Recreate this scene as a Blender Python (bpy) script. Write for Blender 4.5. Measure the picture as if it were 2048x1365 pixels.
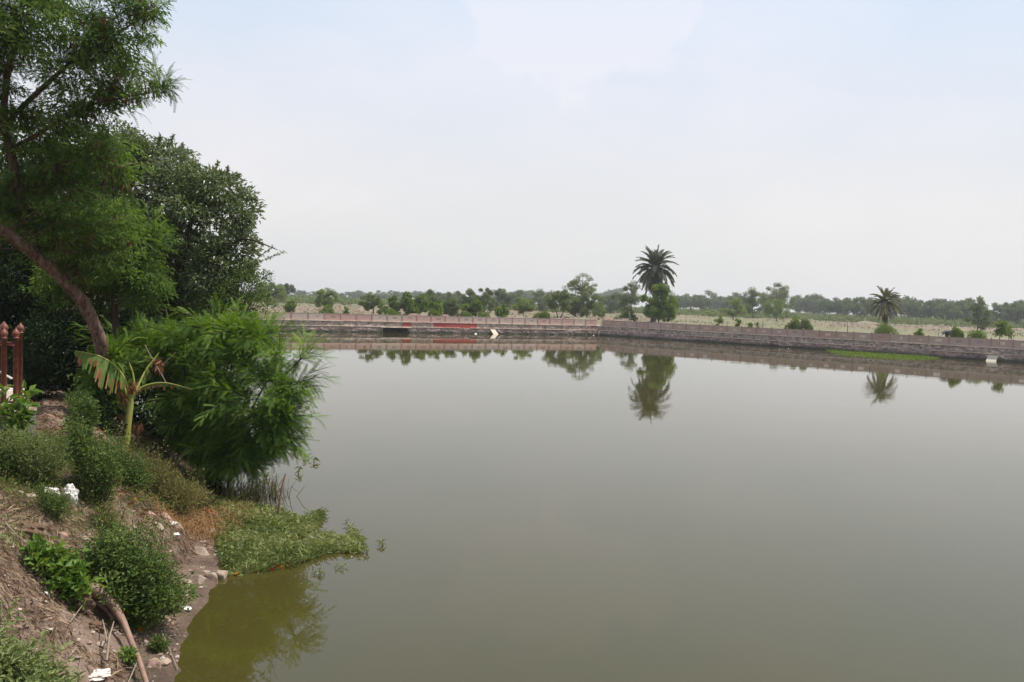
import bpy, bmesh, math, random
import numpy as np
from mathutils import Vector, Matrix

# ------------------------------------------------------------------ camera
sc = bpy.context.scene
for o in list(bpy.data.objects):
    bpy.data.objects.remove(o)
COL = sc.collection
FPX, W, H = 1650.0, 2048, 1365
EYE = np.array([0.0, 0.0, 4.05])
PITCH = math.atan(77.8 / FPX)
ROLL = math.radians(1.95)
r0 = np.array([1.0, 0, 0])
f0 = np.array([0, math.cos(PITCH), -math.sin(PITCH)])
u0 = np.array([0, math.sin(PITCH), math.cos(PITCH)])
CR = r0 * math.cos(ROLL) + u0 * math.sin(ROLL)
CU = -r0 * math.sin(ROLL) + u0 * math.cos(ROLL)
cam_d = bpy.data.cameras.new('camera')
cam_d.sensor_width = 36
cam_d.lens = FPX / W * 36
cam_d.clip_start = 0.1
cam_d.clip_end = 9000
cam = bpy.data.objects.new('camera', cam_d)
COL.objects.link(cam)
cam.matrix_world = Matrix(((CR[0], CU[0], -f0[0], EYE[0]), (CR[1], CU[1], -f0[1], EYE[1]),
                           (CR[2], CU[2], -f0[2], EYE[2]), (0, 0, 0, 1)))
sc.camera = cam

# ------------------------------------------------------------------ sun, sky, exposure
SUN_DIR = Vector((0.90, 0.12, 1.75)).normalized()      # towards the sun
sun_d = bpy.data.lights.new('sun', 'SUN')
sun_d.energy = 5.0
sun_d.angle = math.radians(1.2)
sun_d.color = (1.0, 0.95, 0.87)
sun = bpy.data.objects.new('sun', sun_d)
COL.objects.link(sun)
sun.rotation_euler = SUN_DIR.to_track_quat('Z', 'Y').to_euler()

world = bpy.data.worlds.new('World')
sc.world = world
world.use_nodes = True
nt = world.node_tree
nt.nodes.clear()
out = nt.nodes.new('ShaderNodeOutputWorld')
bg = nt.nodes.new('ShaderNodeBackground')
sky = nt.nodes.new('ShaderNodeTexSky')
sky.sky_type = 'NISHITA'
sky.sun_disc = False
sky.sun_elevation = math.asin(SUN_DIR.z)
sky.sun_rotation = math.atan2(SUN_DIR.x, SUN_DIR.y)
sky.air_density = 1.2
sky.dust_density = 4.0
sky.ozone_density = 1.5
tc = nt.nodes.new('ShaderNodeTexCoord')
mp = nt.nodes.new('ShaderNodeMapping')
mp.inputs['Scale'].default_value = (1.0, 1.0, 2.4)
cn = nt.nodes.new('ShaderNodeTexNoise')
cn.inputs['Scale'].default_value = 2.3
cn.inputs['Detail'].default_value = 5
cn.inputs['Roughness'].default_value = 0.55
cr = nt.nodes.new('ShaderNodeValToRGB')
cr.color_ramp.elements[0].position = 0.42
cr.color_ramp.elements[0].color = (0.0, 0.0, 0.0, 1)
cr.color_ramp.elements[1].position = 0.68
cr.color_ramp.elements[1].color = (1, 1, 1, 1)
sep = nt.nodes.new('ShaderNodeSeparateXYZ')
vr = nt.nodes.new('ShaderNodeValToRGB')          # haze veil, whiter low down, bluer high up
el = vr.color_ramp.elements
el[0].position = 0.0
el[0].color = (0.80, 0.80, 0.80, 1)
el[1].position = 1.0
el[1].color = (0.40, 0.55, 0.80, 1)
e = el.new(0.12); e.color = (0.80, 0.80, 0.81, 1)
e = el.new(0.22); e.color = (0.755, 0.79, 0.865, 1)
e = el.new(0.36); e.color = (0.66, 0.775, 0.93, 1)
veil = nt.nodes.new('ShaderNodeVectorMath'); veil.operation = 'SCALE'
veil.inputs['Scale'].default_value = 10.0
mx1 = nt.nodes.new('ShaderNodeMix'); mx1.data_type = 'RGBA'
mx1.inputs[0].default_value = 0.86
mx2 = nt.nodes.new('ShaderNodeMix'); mx2.data_type = 'RGBA'
cm = nt.nodes.new('ShaderNodeMath'); cm.operation = 'MULTIPLY'; cm.inputs[1].default_value = 0.62
mx2.inputs[7].default_value = (9.9, 9.0, 9.1, 1)
L = nt.links.new
L(tc.outputs['Generated'], mp.inputs['Vector']); L(mp.outputs['Vector'], cn.inputs['Vector'])
L(cn.outputs['Fac'], cr.inputs['Fac'])
cdir = (Vector(f0) + Vector(CR) * ((1110 - 1024) / FPX) + Vector(CU) * ((682.5 - 30) / FPX)).normalized()
vs_ = nt.nodes.new('ShaderNodeVectorMath'); vs_.operation = 'SUBTRACT'; vs_.inputs[1].default_value = cdir
vm_ = nt.nodes.new('ShaderNodeVectorMath'); vm_.operation = 'MULTIPLY'; vm_.inputs[1].default_value = (1.0, 1.0, 1.9)
vl_ = nt.nodes.new('ShaderNodeVectorMath'); vl_.operation = 'LENGTH'
n5 = nt.nodes.new('ShaderNodeTexNoise'); n5.inputs['Scale'].default_value = 9; n5.inputs['Detail'].default_value = 5
a5 = nt.nodes.new('ShaderNodeMath'); a5.operation = 'MULTIPLY_ADD'; a5.inputs[1].default_value = -.42
r5 = nt.nodes.new('ShaderNodeValToRGB'); r5.color_ramp.elements[0].position = .0; r5.color_ramp.elements[0].color = (.5, .5, .5, 1)
r5.color_ramp.elements[1].position = .05; r5.color_ramp.elements[1].color = (0, 0, 0, 1)
L(tc.outputs['Generated'], vs_.inputs[0]); L(vs_.outputs[0], vm_.inputs[0]); L(vm_.outputs[0], vl_.inputs[0])
L(tc.outputs['Generated'], n5.inputs['Vector']); o5 = nt.nodes.new('ShaderNodeMath'); o5.inputs[1].default_value = .09
L(n5.outputs['Fac'], a5.inputs[0]); L(vl_.outputs['Value'], o5.inputs[0]); L(o5.outputs[0], a5.inputs[2]); L(a5.outputs[0], r5.inputs['Fac'])
mxx = nt.nodes.new('ShaderNodeMath'); mxx.operation = 'MAXIMUM'
half = nt.nodes.new('ShaderNodeMath'); half.operation = 'MULTIPLY'; half.inputs[1].default_value = .42
L(cr.outputs['Color'], half.inputs[0]); L(half.outputs[0], mxx.inputs[0]); L(r5.outputs['Color'], mxx.inputs[1]); L(mxx.outputs[0], cm.inputs[0])
L(tc.outputs['Generated'], sep.inputs[0]); L(sep.outputs['Z'], vr.inputs['Fac'])
L(vr.outputs['Color'], veil.inputs[0])
L(sky.outputs['Color'], mx1.inputs[6]); L(veil.outputs['Vector'], mx1.inputs[7])
L(mx1.outputs[2], mx2.inputs[6]); L(cm.outputs[0], mx2.inputs[0])
L(mx2.outputs[2], bg.inputs['Color'])
bg.inputs['Strength'].default_value = 0.1
L(bg.outputs[0], out.inputs['Surface'])

sc.view_settings.view_transform = 'Standard'
sc.view_settings.look = 'None'
sc.view_settings.exposure = 0.16
sc.view_settings.gamma = 1.0
sc.view_settings.use_curve_mapping = False
sc.render.engine = 'CYCLES'

HAZE = True
rng = np.random.default_rng(11)
random.seed(5)


# ------------------------------------------------------------------ helpers
def ray(u, v):
    return f0 + CR * ((u - 1024) / FPX) + CU * ((682.5 - v) / FPX)


def V(u, v, D):
    d = ray(u, v)
    return EYE + d * (D / d[1])


def Vz(u, v, z=0.0):
    d = ray(u, v)
    return EYE + d * ((z - EYE[2]) / d[2])


def tag(o, label=None, cat=None, group=None, kind=None):
    if label: o['label'] = label
    if cat: o['category'] = cat
    if group: o['group'] = group
    if kind: o['kind'] = kind
    return o


def empty(name, loc=(0, 0, 0), rz=0.0):
    o = bpy.data.objects.new(name, None)
    COL.objects.link(o)
    o.location = loc
    o.rotation_euler = (0, 0, rz)
    o.empty_display_size = 0.2
    return o


def norm(a):
    return a / np.maximum(np.linalg.norm(a, axis=-1, keepdims=True), 1e-9)


class Geo:
    """collects vertices and faces with a tint per face and builds ONE mesh"""
    def __init__(s):
        s.v = []; s.n = 0; s.f = []; s.t = []; s.m = []

    def add(s, verts, faces, tint=0.5, mat=0):
        verts = np.asarray(verts, float).reshape(-1, 3)
        faces = np.asarray(faces, int)
        s.v.append(verts)
        s.f.append(faces + s.n)
        k = len(faces)
        s.t.append(np.broadcast_to(np.asarray(tint, float), (k,)).copy())
        s.m.append(np.full(k, mat, int))
        s.n += len(verts)

    def build(s, name, mat, parent=None, smooth=False, org=None):
        me = bpy.data.meshes.new(name)
        v = np.concatenate(s.v)
        if org is not None:
            v = v - np.asarray(org)
        loops = np.concatenate([f.ravel() for f in s.f])
        tot = np.concatenate([np.full(len(f), f.shape[1]) for f in s.f])
        st = np.concatenate([[0], np.cumsum(tot)[:-1]])
        me.vertices.add(len(v)); me.vertices.foreach_set('co', v.ravel())
        me.loops.add(len(loops)); me.loops.foreach_set('vertex_index', loops)
        me.polygons.add(len(tot)); me.polygons.foreach_set('loop_start', st)
        me.polygons.foreach_set('loop_total', tot)
        mats = mat if isinstance(mat, (list, tuple)) else [mat]
        for m in mats: me.materials.append(m)
        me.polygons.foreach_set('material_index', np.concatenate(s.m))
        me.polygons.foreach_set('use_smooth', np.full(len(tot), bool(smooth)))
        a = me.attributes.new('tint', 'FLOAT', 'FACE')
        a.data.foreach_set('value', np.concatenate(s.t))
        me.update(calc_edges=True)
        o = bpy.data.objects.new(name, me)
        COL.objects.link(o)
        if parent is not None: o.parent = parent
        return o


def tube(g, pts, rad, sides=6, tint=0.5, cap=True):
    pts = np.asarray(pts, float); n = len(pts)
    rad = np.broadcast_to(np.asarray(rad, float), (n,))
    tan = norm(np.gradient(pts, axis=0))
    ref = np.array([0, 0, 1.0]) if abs(tan[0][2]) < 0.9 else np.array([1.0, 0, 0])
    vs = []
    for i in range(n):
        a = np.cross(tan[i], ref); a /= max(np.linalg.norm(a), 1e-9)
        b = np.cross(tan[i], a)
        ref = np.cross(a, tan[i]) if n > 1 else ref
        ang = np.arange(sides) * 2 * math.pi / sides
        vs.append(pts[i] + rad[i] * (np.cos(ang)[:, None] * a + np.sin(ang)[:, None] * b))
    vs = np.concatenate(vs)
    j = np.arange(sides); k = (j + 1) % sides
    f = np.concatenate([np.stack([i * sides + j, i * sides + k, (i + 1) * sides + k, (i + 1) * sides + j], 1) for i in range(n - 1)])
    g.add(vs, f, tint)
    if cap:
        for r in (0, n - 1):
            c = np.concatenate([vs[r * sides:(r + 1) * sides], pts[r:r + 1]])
            g.add(c, np.stack([j, k, np.full(sides, sides)], 1), tint)


BOXF = np.array([[0, 1, 3, 2], [4, 6, 7, 5], [0, 4, 5, 1], [2, 3, 7, 6], [0, 2, 6, 4], [1, 5, 7, 3]])


def box(g, lo, hi, tint=0.5, M=None, mat=0):
    v = np.array([[x, y, z] for x in (lo[0], hi[0]) for y in (lo[1], hi[1]) for z in (lo[2], hi[2])], float)
    if M is not None: v = v @ M[0].T + M[1]
    g.add(v, BOXF, tint, mat)


def frame(d, up):
    x = norm(d)
    z = up - (up * x).sum(-1, keepdims=True) * x
    z = norm(z)
    y = np.cross(z, x)
    return x, y, z


def leaves(g, P, D, U, Ln, Wd, fold=0.25, droop=0.15, tint=None, mat=0):
    """folded rhombic leaves"""
    n = len(P)
    x, y, z = frame(D, U)
    Ln = np.broadcast_to(Ln, (n,))[:, None]; Wd = np.broadcast_to(Wd, (n,))[:, None]
    b = P
    t = P + x * Ln - z * Ln * droop
    m = P + x * Ln * 0.42
    l = m + y * Wd * 0.5 + z * Wd * fold
    r = m - y * Wd * 0.5 + z * Wd * fold
    v = np.stack([b, l, t, r], 1).reshape(-1, 3)
    i = np.arange(n)[:, None] * 4
    f = np.concatenate([i + [0, 2, 1], i + [0, 3, 2]])
    if tint is None: tint = rng.random(n)
    g.add(v, f, np.concatenate([tint, tint]), mat)


def blades(g, P, D, U, Ln, Wd, bend=0.4, tint=None, mat=0):
    """grass blades: quad then pointed tip, bending towards D"""
    n = len(P)
    Ln = np.broadcast_to(Ln, (n,))[:, None]; Wd = np.broadcast_to(Wd, (n,))[:, None]
    bend = np.broadcast_to(bend, (n,))[:, None]
    s = norm(np.cross(U, D))
    m = P + U * Ln * 0.55 + D * Ln * bend * 0.25
    t = P + U * Ln * (1 - bend * 0.35) + D * Ln * bend * 1.0
    v = np.stack([P - s * Wd * .5, P + s * Wd * .5, m + s * Wd * .45, m - s * Wd * .45, t], 1).reshape(-1, 3)
    i = np.arange(n)[:, None] * 5
    if tint is None: tint = rng.random(n)
    g.add(v, i + [0, 1, 2, 3], tint, mat)
    g.v.append(np.zeros((0, 3)))
    g.f.append(i + [3, 2, 4] + (g.n - len(v)))
    g.t.append(np.asarray(tint, float)); g.m.append(np.full(n, mat, int))


def frond_template(npair=9, w=0.24, pw=0.045, droop=0.5):
    """feathery leaf of unit length along +x: midrib with paired leaflets stems"""
    v = []; f = []
    def q(s):
        return np.array([s * (1 - 0.12 * droop * s), 0, 0.10 * s - droop * s ** 2 * 0.75])
    prev = None
    for k in range(4):
        s = k / 3; c = q(s)
        v += [c + [0, -0.006, 0], c + [0, 0.006, 0]]
    for k in range(3):
        f.append([2 * k, 2 * k + 1, 2 * k + 3, 2 * k + 2])
    quads = list(f); tris = []
    for i in range(npair):
        s = 0.16 + 0.84 * i / (npair - 1)
        c = q(s); ln = w * (1.0 - 0.55 * abs(s - 0.45) ** 1.3)
        for sd in (-1, 1):
            d = np.array([0.62 + 0.25 * s, sd * 0.9, -0.20]); d /= np.linalg.norm(d)
            e = np.array([1, 0, -droop * s]); e /= np.linalg.norm(e)
            b0 = len(v)
            m = c + d * ln * 0.45
            v += [c, m + e * pw * 0.5, c + d * ln + [0, 0, -0.10 * ln], m - e * pw * 0.5]
            tris += [[b0, b0 + 1, b0 + 2], [b0, b0 + 2, b0 + 3]]
    return np.array(v), np.array(quads), np.array(tris)


FRT = [frond_template(9, 0.26, 0.062, d) for d in (0.25, 0.5, 0.8)]
FRT_FINE = [frond_template(13, 0.24, 0.045, d) for d in (0.35, 0.6, 0.9)]


def fronds(g, P, D, U, S, temps=FRT, tint=None):
    n = len(P)
    pick = rng.integers(0, len(temps), n)
    if tint is None: tint = rng.random(n)
    for k, (tv, tq, tt) in enumerate(temps):
        s = pick == k
        m = int(s.sum())
        if not m: continue
        x, y, z = frame(D[s], U[s])
        R = np.stack([x, y, z], 1) * np.broadcast_to(S, (n,))[s][:, None, None]
        vv = np.einsum('vk,nkj->nvj', tv, R) + P[s][:, None, :]
        i = np.arange(m)[:, None, None] * len(tv)
        fq = (i + tq[None]).reshape(-1, 4)
        ft = (i + tt[None]).reshape(-1, 3)
        t = tint[s]
        g.add(vv.reshape(-1, 3), fq, np.repeat(t, len(tq)))
        g.v.append(np.zeros((0, 3)))
        g.f.append(ft + (g.n - m * len(tv)))
        g.t.append(np.repeat(t, len(tt)) + rng.normal(0, .06, len(ft))); g.m.append(np.zeros(len(ft), int))


def randdir(n, zb=0.0):
    d = rng.normal(size=(n, 3)); d[:, 2] += zb
    return norm(d)


# ------------------------------------------------------------------ numpy noise
_perm = rng.random((256, 256))


def vnoise(x, y):
    xi = np.floor(x).astype(int); yi = np.floor(y).astype(int)
    fx = x - xi; fy = y - yi
    fx = fx * fx * (3 - 2 * fx); fy = fy * fy * (3 - 2 * fy)
    a = _perm[xi % 256, yi % 256]; b = _perm[(xi + 1) % 256, yi % 256]
    c = _perm[xi % 256, (yi + 1) % 256]; d = _perm[(xi + 1) % 256, (yi + 1) % 256]
    return (a * (1 - fx) + b * fx) * (1 - fy) + (c * (1 - fx) + d * fx) * fy


def fbm(x, y, o=4):
    s = 0; a = 0.5
    for k in range(o):
        s = s + a * (vnoise(x * 2 ** k + 17 * k, y * 2 ** k + 5 * k) - 0.5)
        a *= 0.5
    return s * 2


# ------------------------------------------------------------------ materials
def new_mat(name):
    m = bpy.data.materials.new(name); m.use_nodes = True
    t = m.node_tree; t.nodes.clear()
    o = t.nodes.new('ShaderNodeOutputMaterial')
    p = t.nodes.new('ShaderNodeBsdfPrincipled')
    t.links.new(p.outputs[0], o.inputs['Surface'])
    return m, t, o, p


def ramp(t, cols, pos=None):
    r = t.nodes.new('ShaderNodeValToRGB')
    el = r.color_ramp.elements
    n = len(cols)
    pos = pos or [i / (n - 1) for i in range(n)]
    el[0].position = pos[0]; el[0].color = (*cols[0], 1)
    el[1].position = pos[-1]; el[1].color = (*cols[-1], 1)
    for i in range(1, n - 1):
        e = el.new(pos[i]); e.color = (*cols[i], 1)
    return r


def noise(t, scale, detail=5, rough=0.6, vec=None, scl=None):
    n = t.nodes.new('ShaderNodeTexNoise')
    n.inputs['Scale'].default_value = scale
    n.inputs['Detail'].default_value = detail
    n.inputs['Roughness'].default_value = rough
    if vec is None:
        g = t.nodes.new('ShaderNodeNewGeometry'); vec = g.outputs['Position']
    if scl:
        m = t.nodes.new('ShaderNodeMapping'); m.inputs['Scale'].default_value = scl
        t.links.new(vec, m.inputs['Vector']); vec = m.outputs['Vector']
    t.links.new(vec, n.inputs['Vector'])
    return n


def mixc(t, fac, a, b, mode='MIX'):
    m = t.nodes.new('ShaderNodeMix'); m.data_type = 'RGBA'; m.blend_type = mode
    for sock, val in ((m.inputs[0], fac), (m.inputs[6], a), (m.inputs[7], b)):
        if hasattr(val, 'links') or hasattr(val, 'is_linked'): t.links.new(val, sock)
        elif isinstance(val, (int, float)): sock.default_value = val
        else: sock.default_value = (*val, 1)
    return m.outputs[2]


def bump(t, p, h, strength=0.5, dist=0.05):
    b = t.nodes.new('ShaderNodeBump')
    b.inputs['Strength'].default_value = strength
    b.inputs['Distance'].default_value = dist
    t.links.new(h, b.inputs['Height']); t.links.new(b.outputs[0], p.inputs['Normal'])


def panel_mat(name, cols):
    m, t, o, p = new_mat(name)
    n = noise(t, 1.3, 6, .65); oi = t.nodes.new('ShaderNodeObjectInfo')
    ma = t.nodes.new('ShaderNodeMath'); ma.operation = 'MULTIPLY_ADD'; ma.inputs[1].default_value = .55
    mb = t.nodes.new('ShaderNodeMath'); mb.operation = 'MULTIPLY'; mb.inputs[1].default_value = .5
    t.links.new(n.outputs['Fac'], mb.inputs[0]); t.links.new(oi.outputs['Random'], ma.inputs[0]); t.links.new(mb.outputs[0], ma.inputs[2])
    r = ramp(t, cols); t.links.new(ma.outputs[0], r.inputs['Fac'])
    t.links.new(r.outputs['Color'], p.inputs['Base Color']); p.inputs['Roughness'].default_value = .85
    bump(t, p, n.outputs['Fac'], .2, .02)
    return m


def leaf_mat(name, cols, pos=None, trans=0.35, rough=0.55, spec=0.22):
    m, t, o, p = new_mat(name)
    a = t.nodes.new('ShaderNodeAttribute'); a.attribute_name = 'tint'
    r = ramp(t, cols, pos)
    n = noise(t, 1.6, 3)
    add = t.nodes.new('ShaderNodeMath'); add.operation = 'MULTIPLY_ADD'
    add.inputs[1].default_value = 0.7
    sub = t.nodes.new('ShaderNodeMath'); sub.operation = 'MULTIPLY'; sub.inputs[1].default_value = 0.3
    t.links.new(n.outputs['Fac'], sub.inputs[0])
    t.links.new(a.outputs['Fac'], add.inputs[0]); t.links.new(sub.outputs[0], add.inputs[2])
    t.links.new(add.outputs[0], r.inputs['Fac'])
    t.links.new(r.outputs['Color'], p.inputs['Base Color'])
    p.inputs['Roughness'].default_value = rough
    p.inputs['Specular IOR Level'].default_value = spec
    tr = t.nodes.new('ShaderNodeBsdfTranslucent')
    hs = t.nodes.new('ShaderNodeHueSaturation')
    hs.inputs['Hue'].default_value = 0.485; hs.inputs['Saturation'].default_value = 1.15; hs.inputs['Value'].default_value = 1.35
    t.links.new(r.outputs['Color'], hs.inputs['Color']); t.links.new(hs.outputs[0], tr.inputs['Color'])
    mx = t.nodes.new('ShaderNodeMixShader'); mx.inputs[0].default_value = trans
    t.links.new(p.outputs[0], mx.inputs[1]); t.links.new(tr.outputs[0], mx.inputs[2])
    t.links.new(mx.outputs[0], o.inputs['Surface'])
    return m


def plain_mat(name, cols, scale=6, rough=0.85, pos=None, bs=0.4, bd=0.02, scl=None, tint=0.0, spec=0.3):
    m, t, o, p = new_mat(name)
    n = noise(t, scale, 6, 0.65, scl=scl)
    r = ramp(t, cols, pos)
    if tint:
        a = t.nodes.new('ShaderNodeAttribute'); a.attribute_name = 'tint'
        ma = t.nodes.new('ShaderNodeMath'); ma.operation = 'MULTIPLY_ADD'; ma.inputs[1].default_value = tint
        mb = t.nodes.new('ShaderNodeMath'); mb.operation = 'MULTIPLY'; mb.inputs[1].default_value = 1 - tint
        t.links.new(n.outputs['Fac'], mb.inputs[0]); t.links.new(a.outputs['Fac'], ma.inputs[0])
        t.links.new(mb.outputs[0], ma.inputs[2]); t.links.new(ma.outputs[0], r.inputs['Fac'])
    else:
        t.links.new(n.outputs['Fac'], r.inputs['Fac'])
    t.links.new(r.outputs['Color'], p.inputs['Base Color'])
    p.inputs['Roughness'].default_value = rough
    p.inputs['Specular IOR Level'].default_value = spec
    if bs: bump(t, p, n.outputs['Fac'], bs, bd)
    return m


M = {}
M['bush'] = leaf_mat('feathery_bush_leaf', [(.040, .085, .014), (.125, .22, .032), (.29, .40, .09)], trans=.42)
M['feather'] = leaf_mat('feathery_tree_leaf', [(.034, .070, .016), (.100, .168, .036), (.22, .31, .085)], trans=.48)
M['glossy'] = leaf_mat('glossy_dark_leaf', [(.050, .078, .026), (.125, .165, .062), (.26, .30, .14)], trans=.25, rough=.35, spec=.6)
M['under'] = leaf_mat('shaded_understory_leaf', [(.008, .017, .006), (.018, .034, .010), (.034, .060, .016)], trans=.15, spec=.1)  # nearly black: shade under the canopy is put into the leaf colour
M['under_dry'] = leaf_mat('dull_bund_leaf', [(.05, .05, .025), (.10, .09, .045), (.16, .13, .07)], trans=.1)
M['weed'] = leaf_mat('weed_leaf', [(.030, .060, .015), (.085, .135, .03), (.21, .26, .075)], trans=.3)
M['weed_dry'] = leaf_mat('half_dry_weed_leaf', [(.08, .09, .025), (.17, .17, .05), (.30, .22, .09)], trans=.3)
M['weed_pale'] = leaf_mat('pale_weed_leaf', [(.09, .12, .04), (.17, .21, .07), (.27, .31, .13)], trans=.3)
M['weed_bright'] = leaf_mat('bright_weed_leaf', [(.05, .10, .015), (.10, .18, .03), (.2, .26, .05)], trans=.35)
M['acacia'] = leaf_mat('acacia_leaf', [(.085, .12, .038), (.135, .17, .055), (.20, .24, .085)], trans=.3)
M['acacia_pale'] = leaf_mat('pale_acacia_leaf', [(.12, .17, .05), (.18, .24, .07), (.26, .32, .11)], trans=.3)
M['far'] = leaf_mat('far_tree_leaf', [(.075, .11, .042), (.125, .16, .058), (.19, .22, .09)], trans=.25)
M['broad'] = leaf_mat('broad_leaf', [(.055, .105, .018), (.12, .185, .032), (.24, .31, .065)], trans=.35)
M['hedge'] = leaf_mat('hedge_leaf', [(.07, .12, .018), (.13, .20, .03), (.21, .29, .05)], trans=.3)
M['palm'] = leaf_mat('palm_leaf', [(.050, .068, .036), (.085, .105, .05), (.15, .16, .08)], trans=.15, rough=.4)
M['palm_dry'] = leaf_mat('dry_palm_leaf', [(.07, .05, .035), (.13, .095, .06), (.2, .15, .09)], trans=.1)
M['palm_pale'] = leaf_mat('yellowish_palm_leaf', [(.10, .115, .045), (.18, .185, .075), (.30, .26, .12)], trans=.15, rough=.45)
M['banana'] = leaf_mat('banana_leaf', [(.06, .11, .02), (.11, .18, .035), (.20, .25, .06)], trans=.4)
M['banana_dry'] = leaf_mat('dry_banana_leaf', [(.10, .035, .015), (.22, .09, .03), (.38, .24, .12)], trans=.2)
M['grass'] = leaf_mat('bank_grass', [(.09, .12, .035), (.20, .24, .075), (.36, .37, .16)], trans=.3)
M['straw'] = leaf_mat('dry_straw', [(.085, .05, .03), (.24, .16, .10), (.48, .36, .25)], trans=.1)
M['rust_straw'] = leaf_mat('rusty_dry_grass', [(.14, .07, .03), (.27, .15, .06), (.40, .27, .13)], trans=.15)
M['pod'] = leaf_mat('brown_seed_pod', [(.05, .02, .012), (.12, .05, .03), (.22, .10, .06)], trans=.1)
M['bark'] = plain_mat('reddish_bark', [(.045, .026, .02), (.135, .08, .06), (.26, .175, .135)], 14, bs=1.0, bd=.05, scl=(1, 1, .3), pos=[.32, .5, .68])
M['bark_dark'] = plain_mat('dark_bark', [(.03, .022, .018), (.08, .06, .048)], 5)
M['stem'] = plain_mat('green_stem', [(.06, .08, .02), (.14, .15, .05)], 9)
M['twig'] = plain_mat('dry_twig', [(.14, .10, .07), (.36, .29, .22)], 14)
M['banana_stem'] = plain_mat('banana_stem', [(.15, .19, .035), (.30, .31, .075), (.42, .33, .13)], 14, rough=.5, scl=(3, 3, .7), bs=.2)
M['panel'] = panel_mat('pink_sandstone', [(.40, .24, .20), (.46, .29, .24), (.45, .35, .29), (.52, .38, .32)])
M['post'] = plain_mat('post_sandstone', [(.30, .17, .14), (.42, .28, .23)], 2)
M['panel_shade'] = panel_mat('shaded_pink_sandstone', [(.34, .215, .175), (.40, .26, .21), (.40, .30, .25), (.46, .34, .28)])  # pink sandstone darkened: shade on the right wall put into its colour
M['coping'] = plain_mat('weathered_coping', [(.42, .26, .20), (.60, .48, .38), (.70, .60, .50)], 1.6, pos=[.35, .5, .65])
M['stone'] = plain_mat('bank_stone', [(.16, .11, .08), (.33, .25, .19), (.46, .38, .30)], 11, bs=.8, bd=.03)
M['stone_pink'] = plain_mat('pink_bank_stone', [(.17, .09, .065), (.34, .21, .16), (.44, .31, .25)], 11, bs=.8, bd=.03)
M['white'] = plain_mat('white_trash', [(.5, .45, .40), (.78, .76, .74)], 9, rough=.6, bs=.5)
M['shell'] = plain_mat('pale_shell', [(.62, .60, .58), (.80, .78, .74)], 9, rough=.5, bs=.1)
M['red'] = plain_mat('red_cloth', [(.30, .02, .02), (.45, .05, .04)], 12)
M['scarlet'] = plain_mat('scarlet_petals', [(.50, .02, .02), (.65, .06, .05)], 12)
M['orange'] = plain_mat('marigold', [(.60, .22, .01), (.75, .38, .03)], 20)
M['rust'] = plain_mat('rusty_paint', [(.07, .022, .014), (.15, .046, .028), (.26, .12, .08)], 13, rough=.55, pos=[.3, .55, .8], bs=.5, bd=.01)
M['rust_bright'] = plain_mat('bright_rust_paint', [(.11, .034, .02), (.22, .075, .045)], 17, rough=.45, bs=.3, bd=.01)
M['plinth'] = plain_mat('whitewashed_stone', [(.35, .28, .23), (.62, .55, .48), (.72, .66, .60)], 4, bs=.4)
M['plinth_dark'] = plain_mat('grey_plaster', [(.11, .09, .085), (.20, .17, .15)], 5)
M['concrete'] = plain_mat('pale_concrete', [(.42, .35, .26), (.60, .52, .40)], 6)
M['red_paint'] = plain_mat('faded_red_paint', [(.24, .09, .08), (.34, .06, .055), (.42, .07, .06)], 2.2, scl=(1, 1, 2.5))
M['dark'] = plain_mat('shaded_culvert_inside', [(.006, .006, .006), (.012, .011, .01)], 3)  # shade of the deep opening painted as near-black walls
M['sheath'] = plain_mat('brown_leaf_sheath', [(.13, .07, .05), (.24, .15, .11), (.36, .25, .18)], 8, rough=.6, scl=(1, 1, 1))

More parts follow.
